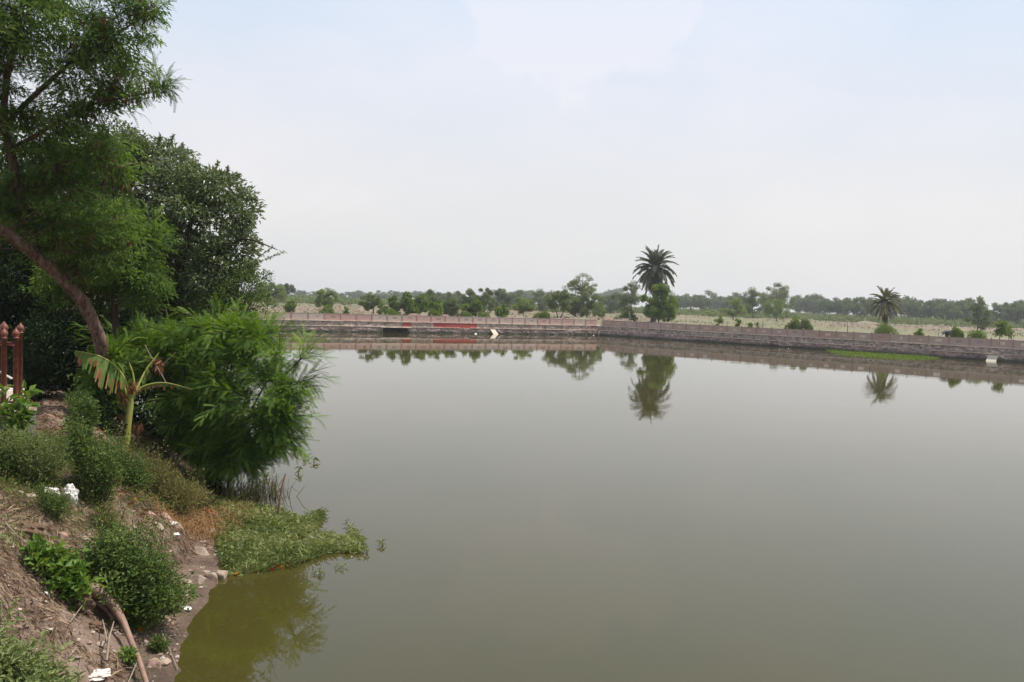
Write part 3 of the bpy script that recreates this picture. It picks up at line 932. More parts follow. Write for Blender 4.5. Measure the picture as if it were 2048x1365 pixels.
place_tree(1552, 225, 566, 66, 'acacia_tree', 'highest acacia of the big clump with a pointed top', 'acacia', seed=31, lsize=.28, base=.25, nclus=40, lpc=190, crown_top=.6)
place_tree(1553, 172, 598, 48, 'acacia_tree', 'bright rounded acacia in front of the highest clump acacia', 'acacia_pale', seed=32, lsize=.2, base=.3, nclus=28, lpc=190)
place_tree(1439, 118, 632, 13, 'broadleaf_sapling', 'small bright sapling on a thin stem, left of the pale thin acacia', 'hedge', seed=33, lsize=.22, base=.3, nclus=7, lpc=45)
place_tree(1476, 112, 637, 12, 'broadleaf_sapling', 'small bright round sapling below the pale thin acacia', 'hedge', seed=34, lsize=.22, base=.2, nclus=7, lpc=50)
place_tree(1503, 108, 642, 9, 'broadleaf_sapling', 'small dark sapling with few leaves, first right of the bright round one', 'broad', seed=35, lsize=.2, base=.2, nclus=5, lpc=40)
place_tree(1519, 106, 645, 10, 'broadleaf_sapling', 'stunted bluish sapling in front of the big clump trunk', 'acacia', seed=36, lsize=.2, base=.2, nclus=5, lpc=40)
place_tree(1840, 93, 656, 15, 'broadleaf_sapling', 'feathery green sapling right of the small palm', 'hedge', seed=37, lsize=.22, base=.1, nclus=9, lpc=50)
place_tree(2003, 88, 641, 24, 'broadleaf_sapling', 'dark leaning sapling on a thin stem near the right edge', 'broad', seed=38, lsize=.24, base=.45, nclus=11, lpc=55)
place_tree(2021, 92, 650, 20, 'broadleaf_sapling', 'yellowish leafy sapling touching the dark leaning one', 'hedge', seed=39, lsize=.24, base=.45, nclus=7, lpc=40)
place_tree(581, 112, 601, 22, 'broadleaf_sapling', 'squat leafy shrub behind the wall right of the waterside bush', 'broad', cat='shrub', seed=40, lsize=.3, base=.05, nclus=14, lpc=60)
place_tree(693, 105, 615, 11, 'clipped_shrub', 'tiny clipped cylindrical shrub right of the hedge mound', 'hedge', cat='shrub', seed=41, lsize=.16, base=.1, nclus=7, lpc=70)
place_tree(1960, 140, 602, 40, 'acacia_tree', 'low grey green acacia between the tree line and the right saplings', 'far', seed=42, lsize=.26, base=.15, nclus=20, lpc=130)


def mound(u, D, vtop, wpx, label, mat='hedge', lsize=.14, n=2600, name='hedge_mound', seed=0, vb=None):
    x, y, z = field_pt(u, D)
    H_ = V(u, vtop, D)[2] - z; R_ = wpx / 2 * D / FPX
    r = np.random.default_rng(seed)
    d = norm(r.normal(size=(n, 3))); d[:, 2] = np.abs(d[:, 2])
    q = r.random((n, 1)) ** .25 * (1 + .12 * np.sin(d[:, :1] * 5 + seed) + .08 * np.sin(d[:, 1:2] * 9))
    P_ = d * q * np.array([R_, R_ * .7, H_])
    g = Geo()
    leaves(g, P_, norm(d + r.normal(size=(n, 3)) * .7), norm(d + .5 * r.normal(size=(n, 3))), lsize, lsize * .5, tint=r.random(n))
    o = g.build('foliage', M[mat])
    root = empty(name, (x, y, z)); o.parent = root
    tag(root, label, 'shrub')
    g = Geo()
    for k in range(7):
        a = k * .9
        tube(g, [(0, 0, -.1), (math.cos(a) * R_ * .4, math.sin(a) * R_ * .3, H_ * .7)], [.04, .015], 4)
    g.build('stem', M['bark_dark'], root)


mound(655, 106, 612, 37, 'clipped green hedge mound behind the wall under the lone acacia', seed=1)
mound(783, 104, 619, 38, 'low green hedge under the saplings above the culvert', seed=2)
mound(868, 106, 619, 30, 'bright clipped hedge mound above the red painted band', seed=3)
mound(933, 108, 624, 24, 'small bright hedge mound left of the pale chute', seed=4, n=1800)
mound(969, 108, 624, 26, 'small bright hedge mound directly above the pale chute', seed=5, n=1800)
mound(1086, 120, 624, 36, 'loose green shrub between two acacias behind the wall', seed=6, mat='broad', lsize=.2)
mound(1590, 105, 640, 36, 'loose bushy shrub right of the bright rounded acacia', seed=7, mat='hedge', lsize=.2)
mound(1612, 103, 641, 32, 'shrub with pale thick leaves right of the loose bushy shrub', seed=8, mat='weed_pale', lsize=.26)
mound(1773, 95, 648, 50, 'bright green bush at the foot of the small palm', seed=9, n=3600)
mound(1917, 83.5, 657, 24, 'yellow green bush partly hiding a black cow', seed=10, mat='hedge', lsize=.2)
mound(1957, 86, 661, 38, 'long low bright hedge right of the cow', seed=11)
mound(1250, 150, 628, 22, 'low dull scrub left of the palm base', seed=12, mat='acacia', lsize=.2, n=1500)

place_tree(1084, 235, 580, 46, 'acacia_tree', 'grey green acacia behind the gap left of the forked spreading acacia', 'far', seed=50, lsize=.32, base=.12, nclus=28, lpc=150)
place_tree(1034, 250, 581, 44, 'acacia_tree', 'rounded grey acacia behind the pale fuzzy acacia', 'far', seed=51, lsize=.32, base=.12, nclus=28, lpc=150)
place_tree(912, 250, 584, 46, 'acacia_tree', 'grey acacia rising behind the dark bushy acacia', 'far', seed=52, lsize=.32, base=.12, nclus=28, lpc=150)
place_tree(882, 300, 584, 40, 'acacia_tree', 'hazy acacia between the grey green one and the dark bushy one', 'far', seed=53, lsize=.4, base=.12, nclus=24, lpc=130)
place_tree(1222, 240, 586, 40, 'acacia_tree', 'hazy acacia above the pond corner left of the open grey acacia', 'far', seed=54, lsize=.35, base=.12, nclus=24, lpc=140)
# the long row of trees beyond the fields: six kinds, copied along the row
protos = []
for k in range(7):
    tr, cr_ = skeleton_tree(10, (5.6, 5.2, 6.4, 4.6, 5.6, 6.0, 5.4)[k], (3.2, 2.0, 3.6, 3.4, 2.4, 3.0, 1.6)[k], (34, 38, 34, 26, 38, 32, 36)[k], 95, .8, flat=.65, seed=100 + k, trunk_r=.24)
    root = empty('distant_tree', (0, 0, 0))
    tr.build('trunk', M['bark_dark'], root); cr_.build('crown', M['far'], root)
    protos.append(root)
usedp = set()
rr = random.Random(4)


def far_tree(k, u, D, vtop, lab, grp, wscale=1.0):
    x, y, z = field_pt(u, D)
    h = V(u, vtop, D)[2] - z
    src = protos[k]
    if k in usedp:
        o = src.copy(); COL.objects.link(o)
        for ch in list(src.children):
            c = ch.copy(); COL.objects.link(c); c.parent = o
    else:
        o = src; usedp.add(k)
    s = h / 10.2
    o.location = (x, y, z - .1); o.scale = (s * wscale, s * wscale, s); o.rotation_euler = (0, 0, rr.random() * 6.28)
    tag(o, lab, 'tree', grp)


ORD = [w_ for w_ in 'first second third fourth fifth sixth seventh eighth ninth tenth eleventh twelfth thirteenth fourteenth fifteenth sixteenth seventeenth eighteenth nineteenth twentieth twenty-first twenty-second twenty-third twenty-fourth'.split()]
# (u, top v) follows the outline of the row in the photograph
rowL = [(600, 581), (628, 583), (675, 586), (698, 584), (716, 582), (738, 585), (760, 583), (790, 582), (812, 584), (838, 583), (868, 586), (893, 587), (915, 586), (985, 582), (1035, 581),
        (1052, 580), (1078, 581), (1094, 584), (1210, 584), (1226, 582), (1240, 578)]
for i, (u, vt) in enumerate(rowL):
    far_tree(i % 7, u, 620 + rr.uniform(-60, 90), vt - 1, 'blue hazy tree in the far tree line left of the palms', 'far tree line on the left', 1.45)
rowL2 = [(588, 588), (612, 590), (645, 588), (687, 590), (725, 589), (775, 588), (802, 590), (850, 590), (880, 591), (925, 590), (1000, 589), (1065, 590), (1130, 586), (1218, 591)]
for i, (u, vt) in enumerate(rowL2):
    far_tree((i * 3 + 1) % 7, u, 500 + rr.uniform(-40, 60), vt, 'blue hazy tree in the far tree line left of the palms', 'far tree line on the left', 1.5)
rowM = [(1361, 587), (1384, 589), (1402, 590), (1420, 583), (1436, 590), (1460, 590), (1474, 586), (1596, 594), (1612, 589), (1628, 588), (1645, 596)]
for i, (u, vt) in enumerate(rowM):
    far_tree((i * 2) % 7, u, 410 + rr.uniform(-40, 50), vt, ORD[i] + ' hazy tree from the left in the row between the two palms', 'tree row between the palms', 1.0)
rowR = [(1658, 597, 330), (1676, 595, 330), (1690, 596, 340), (1712, 592, 300), (1728, 591, 310), (1748, 600, 330), (1788, 596, 300), (1803, 590, 320), (1818, 600, 290), (1842, 601, 300), (1860, 598, 280),
        (1878, 594, 290), (1895, 603, 270), (1912, 602, 275), (1930, 603, 280), (1946, 592, 285), (1966, 614, 250), (1980, 618, 300), (2005, 602, 260), (2020, 618, 280), (2036, 603, 250), (2056, 600, 255), (2080, 604, 260), (2110, 600, 270)]
for i, (u, vt, D) in enumerate(rowR):
    far_tree((i * 5 + 2) % 7, u, D, vt, ORD[i] + ' tree from the left in the right tree row behind the small palm', 'tree row on the right', rr.uniform(.8, 1.05))
for i in range(7):      # a few more on both sides, just past the frame
    far_tree(i % 7, 2140 + i * 45, 300, 602 + i, 'green grey acacia of the right tree row standing beyond the right edge of the view', 'tree row on the right', 1.2)

# low scrub and weeds on bunds and at the foot of the tree rows
g = Geo()
n = 26000
u_ = rng.uniform(500, 2300, n)
Dd = np.concatenate([rng.uniform(118, 230, n // 6), rng.uniform(230, 420, n // 2), rng.uniform(400, 620, n - n // 6 - n // 2)])
P_ = np.array([V(a, 620, b) for a, b in zip(u_, Dd)])
keep = fbm(P_[:, 0] * .035 + 3, P_[:, 1] * .06, 3) > np.where(Dd < 230, .40, -.28)
P_, Dd = P_[keep], Dd[keep]
P_[:, 2] = field_z(P_[:, 0], P_[:, 1])
for k in range(7):
    m_ = len(P_)
    sz = np.where(Dd < 230, .28, 1.1)
    off = rng.normal(size=(m_, 3)) * (sz * .8)[:, None]; off[:, 2] = np.abs(off[:, 2]) * .7
    leaves(g, P_ + off, randdir(m_, .3), randdir(m_, 1.2), sz * rng.uniform(.6, 1.3, m_), sz * .5)
tag(g.build('field_scrub', M['acacia']), 'low dull green scrub on the plots beyond the wall', 'scrub', kind='stuff')

g = Geo(); nn = 30000
yb = rng.choice([124, 133, 147, 163, 186, 214, 250, 300], nn) + rng.normal(0, .55, nn); xb = rng.uniform(-110, 260, nn)
yy = yb - xb * .06
for _ in range(3): yy = yb - 6 * fbm(xb * .02, yy * .004, 2) - xb * .06
k = fbm(xb * .05 + yb * .3, yb * 0, 3) > -.12
xb, yy = xb[k], yy[k]; nn = len(xb)
P_ = np.stack([xb, yy, field_z(xb, yy) + rng.uniform(0, .25, nn)], 1)
leaves(g, P_, randdir(nn, .5), randdir(nn, 1), rng.uniform(.15, .34, nn) * (yy / 150), .12, tint=rng.random(nn) * .6)
tag(g.build('bund_weeds', M['under_dry']), 'half dry weeds growing along the low field bunds', 'weeds', kind='stuff')

# earth heaps and small stones behind the parapet
for i, (u, D, w_, lab) in enumerate([(1235, 118, 1.7, 'sandy earth heap above the far corner of the pond'), (885, 112, 1.6, 'sandy heap between two hedge mounds'), (1020, 112, 1.4, 'sandy heap with pale stones right of the chute'), (830, 110, 1.2, 'brown heap of stones under the tall sapling')]):
    x, y, z = field_pt(u, D)
    r = np.random.default_rng(i); m_ = 14
    a = np.linspace(0, 6.283, m_, endpoint=False)
    g = Geo(); vs = [(0, 0, .78)]
    for q, hh in ((.4, .68), (.9, .40), (1.5, -.1)):
        for b in a: vs.append((math.cos(b) * q * w_ * r.uniform(.8, 1.2), math.sin(b) * q * w_ * .6, hh * r.uniform(.8, 1.1)))
    fs3 = [[0, 1 + i_, 1 + (i_ + 1) % m_] for i_ in range(m_)]
    g.add(vs, fs3)
    fq = [[1 + k_ * m_ + i_, 1 + (k_ + 1) * m_ + i_, 1 + (k_ + 1) * m_ + (i_ + 1) % m_, 1 + k_ * m_ + (i_ + 1) % m_] for k_ in range(2) for i_ in range(m_)]
    g.add(vs, fq)
    o = g.build('earth_heap', M['bank'], smooth=True); o.location = (x, y, z); tag(o, lab, 'heap')

STK = ['thin stake just behind the parapet left of the small palm', 'taller thin stake farther out in the field left of the small palm', 'pale stake beside the stunted sapling under the big acacia clump',
       'thin stake standing in the field between the small palm and the cow', 'dark thin stake right of the yellowish sapling at the right edge', 'thin stake above the tiny clipped shrub at the left',
       'thin stake just left of the one above the tiny clipped shrub', 'thin pale stake beside the dense sapling above the culvert', 'thin stake in the open field right of the small palm']
# thin stakes in the field
for i, (u, D, vt) in enumerate([(1697, 100, 648), (1706, 125, 641), (1527, 112, 642), (1880, 105, 652), (2026, 92, 668), (700, 150, 608), (688, 150, 609), (780, 160, 610), (1820, 150, 640)]):
    x, y, z = field_pt(u, D)
    h = max(.6, V(u, vt, D)[2] - z)
    g = Geo(); tube(g, [(0, 0, -.2), (.02, 0, h * .5), (random.uniform(-.06, .06), 0, h)], [.045, .04, .03], 5)
    o = g.build('stake', M['twig' if i % 2 else 'bark_dark']); o.location = (x, y, z)
    tag(o, STK[i], 'stake', 'stakes in the field')


# ------------------------------------------------------------------ date palms
def palm(u, D, vtop, vcen, vbase_z, rad_px, label, nfr, skirt, seed, trunk_r, mt='palm'):
    x, y, z = field_pt(u, D)
    zc = V(u, vcen, D)[2] - z
    root = empty('date_palm', (x, y, z)); tag(root, label, 'palm')
    r = np.random.default_rng(seed)
    g = Geo()
    nn = 26
    pts = [(0.0 + .15 * math.sin(k / 8), 0, -.2 + (zc + .2) * k / (nn - 1)) for k in range(nn)]
    rad = [trunk_r * (1.0 + (.12 if k % 2 else -.06) + (.35 if k < 2 else 0)) for k in range(nn)]
    tube(g, pts, rad, 10)
    g.build('trunk', M['bark_dark'], root)
    Rm = rad_px * D / FPX
    def frond(phi, elev, Ln, mat, droop, par, lt):
        gq = Geo()
        d = np.array([math.cos(phi) * math.cos(elev), math.sin(phi) * math.cos(elev), math.sin(elev)])
        ns = 12
        p_ = np.array([pts[-1][0], 0, zc]) - np.array([0, 0, r.uniform(0, .5)]); path = [p_.copy()]; dd_ = d.copy()
        for k in range(ns):
            dd_ = norm(dd_ + np.array([0, 0, -droop / ns * (.6 + k / ns)]))
            p_ = p_ + dd_ * Ln / ns; path.append(p_.copy())
        path = np.array(path)
        tube(gq, path, np.linspace(.045, .012, ns + 1), 4, .4)
        m_ = 52
        tpar = np.linspace(.12, 1, m_)
        idx = tpar * ns; i0 = np.clip(idx.astype(int), 0, ns - 1); fr = (idx - i0)[:, None]
        Pp = path[i0] * (1 - fr) + path[i0 + 1] * fr
        Tn = norm(path[i0 + 1] - path[i0])
        side = norm(np.cross(Tn, np.array([0, 0, 1.0]) + 0 * Tn)); up = np.cross(side, Tn)
        for sd in (-1, 1):
            dl = norm(Tn * .75 + side * sd * (.75 + .1 * r.normal(size=(m_, 1))) + up * (.25 + .15 * r.normal(size=(m_, 1))) + np.array([0, 0, -.15]))
            leaves(gq, Pp, dl, up, lt * (1 - .55 * np.abs(tpar - .45) * 1.4) * r.uniform(.85, 1.1, m_), .10, fold=.1, droop=.2, tint=np.clip(r.normal(.5, .25, m_), 0, 1))
        gq.build('frond', M[mat], root)
    for k in range(nfr):
        q = (k + .5) / nfr
        elev = 1.35 - q * 1.75 + r.normal(0, .08)
        frond(k * 2.399 + r.normal(0, .15), elev, Rm * r.uniform(.95, 1.2) * (1 - .12 * max(0, elev)), mt, .9 + .5 * q, root, Rm * .20)
    for k in range(skirt):
        frond(k * 2.399 + .5, -.75 - r.random() * .6, Rm * r.uniform(.85, 1.25), 'palm_dry', .7, root, Rm * .15)


palm(1307, 123, 493, 532, 0, 47, 'big dark date palm with a shaggy skirt of hanging dead fronds', 58, 34, 3, .42)
palm(1770, 108.6, 572, 601, 0, 34, 'smaller date palm with yellowish fronds and a bare trunk on the right', 44, 9, 5, .26, 'palm_pale')

# ------------------------------------------------------------------ black cow behind the bush
x, y, z = field_pt(1905, 86)
me = bpy.data.meshes.new('cow_body')
sk = [((0, 0, 1.12), .30), ((.45, 0, 1.16), .29), ((.8, 0, 1.17), .24), ((1.0, 0, 1.1), .17),           # back towards rump
      ((-.40, 0, 1.13), .30), ((-.62, 0, 1.20), .23), ((-.88, 0, 1.12), .15), ((-1.10, 0, 1.02), .13), ((-1.28, 0, .86), .10), ((-1.42, 0, .70), .075),
      ((-.45, .17, .78), .12), ((-.45, .17, .42), .065), ((-.43, .17, .05), .05), ((-.45, -.17, .78), .12), ((-.50, -.17, .42), .065), ((-.50, -.17, .05), .05),
      ((.85, .17, .82), .15), ((.93, .17, .45), .07), ((.86, .17, .05), .055), ((.82, -.17, .82), .15), ((.84, -.17, .45), .07), ((.78, -.17, .05), .055),
      ((1.16, 0, 1.0), .035), ((1.22, 0, .6), .03), ((-1.08, .17, 1.05), .045), ((-1.08, .28, 1.04), .03), ((-1.08, -.17, 1.05), .045), ((-1.08, -.28, 1.04), .03)]
ed = [(0, 1), (1, 2), (2, 3), (0, 4), (4, 5), (5, 6), (6, 7), (7, 8), (8, 9), (4, 10), (10, 11), (11, 12), (4, 13), (13, 14), (14, 15), (2, 16), (16, 17), (17, 18), (2, 19), (19, 20), (20, 21),
      (3, 22), (22, 23), (7, 24), (24, 25), (7, 26), (26, 27)]
me.from_pydata([s_[0] for s_ in sk], ed, [])
cow = bpy.data.objects.new('cow', me); COL.objects.link(cow)
md = cow.modifiers.new('skin', 'SKIN'); sv = me.skin_vertices[0].data
for i, s_ in enumerate(sk): sv[i].radius = (s_[1], s_[1])
sv[0].use_root = True
cow.modifiers.new('sub', 'SUBSURF').render_levels = 2
m, t, o, p = new_mat('black_cow_hide')
tcn = t.nodes.new('ShaderNodeTexCoord'); s = t.nodes.new('ShaderNodeSeparateXYZ'); t.links.new(tcn.outputs['Object'], s.inputs[0])
n_ = noise(t, 3, 2, .5, vec=tcn.outputs['Object'])
ad = t.nodes.new('ShaderNodeMath'); ad.operation = 'MULTIPLY_ADD'; ad.inputs[1].default_value = .25
t.links.new(n_.outputs['Fac'], ad.inputs[0]); t.links.new(s.outputs['X'], ad.inputs[2])
sh = t.nodes.new('ShaderNodeMath'); sh.operation = 'ADD'; sh.inputs[1].default_value = 1.6; t.links.new(ad.outputs[0], sh.inputs[0])
rp = ramp(t, [(.62, .56, .52), (.022, .018, .018)], [.50, .58]); t.links.new(sh.outputs[0], rp.inputs['Fac'])
t.links.new(rp.outputs['Color'], p.inputs['Base Color']); p.inputs['Roughness'].default_value = .6
me.materials.append(m)
cow.location = (x, y, z); cow.rotation_euler = (0, 0, .25)
tag(cow, 'black cow with a white face behind the parapet, half hidden by a bush', 'cow')

FRT_B = [frond_template(12, .16, .058, d) for d in (.2, .45, .75)]
FRT_W = [frond_template(10, .15, .080, d) for d in (.25, .55, .85)]
# ------------------------------------------------------------------ foliage by blobs in world space
def blob_pts(blobs, n, shell=.5, clump=0, csize=.25):
    """blob = (u, v, depth, ru px, rv px, rd m); returns points and outward directions"""
    C_, R_ = [], []
    for (u, v, D, ru, rv, rd) in blobs:
        C_.append(V(u, v, D)); R_.append((ru * D / FPX, rd, rv * D / FPX))
    C_ = np.array(C_); R_ = np.array(R_)
    w = (R_[:, 0] * R_[:, 2]); w = w / w.sum()
    k = clump or n
    i = rng.choice(len(blobs), k, p=w)
    d = randdir(k, .15)
    q = rng.random((k, 1)) ** shell
    P_ = C_[i] + d * q * R_[i]
    if clump:
        j = rng.integers(0, clump, n)
        off = np.clip(rng.normal(size=(n, 3)), -1.45, 1.45) * csize * rng.uniform(.5, 1.2, clump)[j][:, None]
        off[:, 2] *= .8
        return P_[j] + off, norm(d[j] + .8 * norm(off)), P_, j
    return P_, d, P_, i


def bez(a, b, lift, n=8, side=None):
    a = np.asarray(a, float); b = np.asarray(b, float)
    m_ = (a + b) / 2 + np.array([0, 0, lift])
    if side is not None: m_ = m_ + side
    t_ = np.linspace(0, 1, n)[:, None]
    return (1 - t_) ** 2 * a + 2 * t_ * (1 - t_) * m_ + t_ ** 2 * b


def frond_branches(gl, gw, roots, tips, nf, size, reach=1.2, lift=.25, r0_=.022, temps=FRT, droop=.15):
    PP, DD, UU, TT = [], [], [], []
    for tp in tips:
        rt = roots[np.argmin(np.linalg.norm(roots - tp, axis=1) + np.where(roots[:, 2] > tp[2] + .1, 1.0, 0))]
        L_ = np.linalg.norm(tp - rt)
        path = bez(rt, tp, lift * L_ * rng.uniform(.5, 1.2), 9, rng.normal(size=3) * .06 * L_)
        tube(gw, path, np.linspace(r0_ * (0.6 + .25 * L_), .004, 9), 4, cap=False)
        seg = np.linalg.norm(np.diff(path, axis=0), axis=1); s = np.concatenate([[0], np.cumsum(seg)])
        st = max(0, s[-1] - reach)
        tq = np.linspace(st, s[-1], nf)
        P_ = np.stack([np.interp(tq, s, path[:, i]) for i in range(3)], 1)
        T_ = norm(np.stack([np.interp(tq + .02, s, path[:, i], right=path[-1, i] + (path[-1, i] - path[-2, i]) * .2) for i in range(3)], 1) - np.stack([np.interp(tq - .02, s, path[:, i]) for i in range(3)], 1))
        a = np.arange(nf) * 2.4 + rng.random() * 6
        s1 = norm(np.cross(T_, np.array([0, 0, 1.0]) + 0 * T_)); s2 = np.cross(s1, T_)
        out_ = s1 * np.cos(a)[:, None] + s2 * np.sin(a)[:, None]
        k = np.linspace(1.0, .30, nf)[:, None] * rng.uniform(.6, 1.2, (nf, 1))
        PP.append(P_); DD.append(norm(T_ * .75 + out_ * k + np.array([0, 0, .05]))); UU.append(np.array([0, 0, 1.0]) + rng.normal(size=(nf, 3)) * .3)
        TT.append(np.clip(rng.random() ** 1.3 * .75 + rng.random(nf) * .3 - .05, 0, 1))
    P_, D_, U_, T_ = map(np.concatenate, (PP, DD, UU, TT))
    fronds(gl, P_, D_, U_, size * rng.uniform(.65, 1.25, len(P_)), temps, T_)
    return P_


def limb(gw, pts, rads, sides=9):
    """smooth limb through (u, v, depth) picture points"""
    P_ = np.array([V(*q) for q in pts]); n = len(P_)
    t_ = np.linspace(0, n - 1, n * 5)
    i = np.clip(t_.astype(int), 0, n - 2); f = (t_ - i)[:, None]
    P0 = P_[np.clip(i - 1, 0, n - 1)]; P1 = P_[i]; P2 = P_[i + 1]; P3 = P_[np.clip(i + 2, 0, n - 1)]
    Q = .5 * ((2 * P1) + (-P0 + P2) * f + (2 * P0 - 5 * P1 + 4 * P2 - P3) * f ** 2 + (-P0 + 3 * P1 - 3 * P2 + P3) * f ** 3)
    R_ = np.interp(t_, np.arange(n), rads) * (1 + .05 * np.sin(t_ * 7))
    tube(gw, Q, R_, sides)
    return Q


# --- big feathery tree with the leaning reddish trunk
base = V(222, 800, 16.2); base[2] = gz(base[0], base[1]) - .1
tree = empty('feathery_tree', base); tag(tree, 'tall feathery tree with a leaning reddish trunk and brown hanging pods at the top left', 'tree')
gw = Geo()
q1 = limb(gw, [(222, 800, 16.2), (212, 735, 16.0), (200, 680, 15.7), (168, 608, 15.3), (122, 556, 14.9), (75, 515, 14.5), (0, 458, 13.9), (-90, 405, 13.2), (-170, 300, 12.6)], [.17, .135, .12, .115, .11, .105, .10, .09, .07])
q2 = limb(gw, [(80, 518, 14.5), (52, 455, 14.6), (34, 385, 14.5), (28, 330, 14.4), (8, 250, 14.2), (15, 150, 14.0), (40, 40, 14), (60, -80, 14)], [.075, .07, .075, .07, .065, .05, .04, .03])
q3 = limb(gw, [(10, 250, 14.2), (70, 190, 14.2), (150, 120, 14.2), (230, 70, 14.1), (310, 20, 14.0)], [.05, .042, .033, .02, .008], 6)
q4 = limb(gw, [(20, 300, 14.4), (90, 260, 14.5), (170, 215, 14.4), (250, 195, 14.2), (325, 180, 14.1)], [.04, .035, .026, .016, .006], 6)
q5 = limb(gw, [(30, 390, 14.5), (90, 345, 14.6), (160, 320, 14.5), (240, 335, 14.4)], [.04, .033, .022, .008], 6)
q6 = limb(gw, [(-90, 405, 13.2), (-60, 250, 13.2), (-40, 80, 13.2), (-30, -60, 13.4)], [.07, .055, .045, .03], 6)
gt = Geo()
roots = np.concatenate([q1[8:], q2, q3, q4, q5, q6])
blobs = [(70, 50, 14, 140, 80, 1.3), (170, 60, 14, 90, 70, 1.2), (262, 30, 14, 52, 45, .6), (130, 150, 14.2, 110, 60, 1.2), (225, 130, 14.2, 60, 45, .7), (322, 172, 14, 26, 20, .3),
         (215, 190, 14.2, 55, 30, .6), (60, 250, 14.5, 75, 70, 1.1), (150, 235, 14.3, 60, 40, .8), (215, 310, 14.6, 75, 45, .8), (120, 330, 14.8, 80, 55, .9), (110, 420, 14.9, 110, 80, 1.0),
         (205, 420, 14.8, 75, 65, .9), (160, 510, 15.2, 90, 55, .9), (245, 490, 15.2, 62, 50, .7), (-100, 150, 13.5, 100, 200, 1.3), (20, -70, 14, 280, 60, 1.6), (-120, 420, 13.2, 90, 90, 1.1), (20, 400, 14.6, 60, 60, .8)]
_, _, tips, _ = blob_pts(blobs, 520, .45)
tips = np.concatenate([tips, [V(*q) for q in ((350, 165, 14), (335, 150, 14), (345, 185, 14), (325, 5, 14), (312, 40, 14), (300, 90, 14), (270, 225, 14.2), (262, 118, 14.2), (290, 200, 14.1), (306, 132, 14))]])
fp = frond_branches(gt, gw, roots, tips, 17, .25, reach=1.0, lift=.12, r0_=.006, temps=FRT_W)
def leafy_layers(g, blobs, n, clump, cs, l0, l1, seedz=.45, shell=.45):
    P_, D_, cc, j = blob_pts(blobs, n, shell, clump=clump, csize=cs)
    P_[:, 2] = cc[j][:, 2] + (P_[:, 2] - cc[j][:, 2]) * seedz - .35 * np.hypot(P_[:, 0] - cc[j][:, 0], P_[:, 1] - cc[j][:, 1])
    m_ = len(P_); o_ = P_ - cc[j]; o_[:, 2] *= .4
    ct = rng.random(clump)
    leaves(g, P_, norm(norm(o_) + rng.normal(size=(m_, 3)) * .45 + [0, 0, -.15]), randdir(m_, 1.6), rng.uniform(l0, l1, m_), rng.uniform(.35, .5, m_) * l0, fold=.12, droop=.35, tint=np.clip(ct[j] * .6 + rng.random(m_) * .4, 0, 1))
    return cc
cc = leafy_layers(gt, blobs + [(318, 168, 14, 24, 18, .25), (300, 25, 14, 30, 24, .3), (282, 120, 14.1, 26, 22, .3)], 33000, 560, .19, .065, .12)
for c in cc[::2]:
    r_ = roots[np.argmin(np.linalg.norm(roots - c, axis=1))]
    tube(gw, bez(r_, c, .08, 5), np.linspace(.014, .003, 5), 4, cap=False)
gw.build('trunk', M['bark'], tree, smooth=True, org=base)
gt.build('crown', M['feather'], tree, org=base)
# hanging brown pods in bunches
gp = Geo()
pc = fp[rng.choice(len(fp), 230)]
for c in pc:
    k = rng.integers(5, 12)
    P_ = c + rng.normal(size=(k, 3)) * [.05, .05, .03]
    leaves(gp, P_, norm(rng.normal(size=(k, 3)) * .22 + [0, 0, -1.0]), randdir(k), rng.uniform(.12, .19, k), .024, fold=.2)
o = gp.build('seed_pods', M['pod'], tree, org=base); tag(o, kind='stuff')

# --- dark glossy leaved tree behind it
base = V(330, 800, 20.5); base[2] = gz(base[0], base[1]) - .1
tree = empty('glossy_leaved_tree', base); tag(tree, 'dark tree with glossy oval leaves reaching over the pond behind the feathery tree', 'tree')
gw = Geo(); gt = Geo()
t1 = limb(gw, [(330, 800, 20.5), (325, 700, 20.5), (345, 600, 20.3), (370, 500, 20), (390, 400, 20)], [.16, .14, .12, .08, .03])
t2 = limb(gw, [(330, 700, 20.5), (290, 600, 20.6), (300, 480, 20.5), (320, 350, 20.3)], [.12, .1, .07, .03], 7)
t3 = limb(gw, [(345, 600, 20.3), (420, 540, 19.6), (480, 480, 19.2), (555, 500, 18.8)], [.08, .05, .03, .008], 6)
blobs = [(405, 440, 20, 82, 78, 1.5), (338, 325, 20.3, 36, 40, .8), (372, 380, 20, 70, 50, 1.1), (440, 380, 19.6, 42, 36, .8), (474, 425, 19.5, 28, 45, .6), (300, 500, 20.5, 100, 90, 1.2), (440, 540, 19.5, 62, 55, 1.0),
         (340, 600, 20.2, 110, 60, 1.2), (478, 500, 19.3, 24, 30, .5), (250, 400, 20.6, 80, 80, 1), (268, 318, 20.3, 40, 44, .8), (238, 285, 20.3, 24, 34, .6), (200, 330, 20.5, 60, 60, .8)]
P_, D_, cc, _ = blob_pts(blobs, 38000, .36, clump=600, csize=.165)
nn = len(P_)
leaves(gt, P_, norm(D_ + rng.normal(size=(nn, 3)) * .5 + [0, 0, -.1]), randdir(nn, 1.3), rng.uniform(.085, .15, nn), rng.uniform(.04, .06, nn), fold=.18, droop=.25)
rt = np.concatenate([t1[5:], t2[5:], t3])
for c in cc[::3]:
    r_ = rt[np.argmin(np.linalg.norm(rt - c, axis=1))]
    tube(gw, bez(r_, c, .1, 5), np.linspace(.018, .004, 5), 4, cap=False)
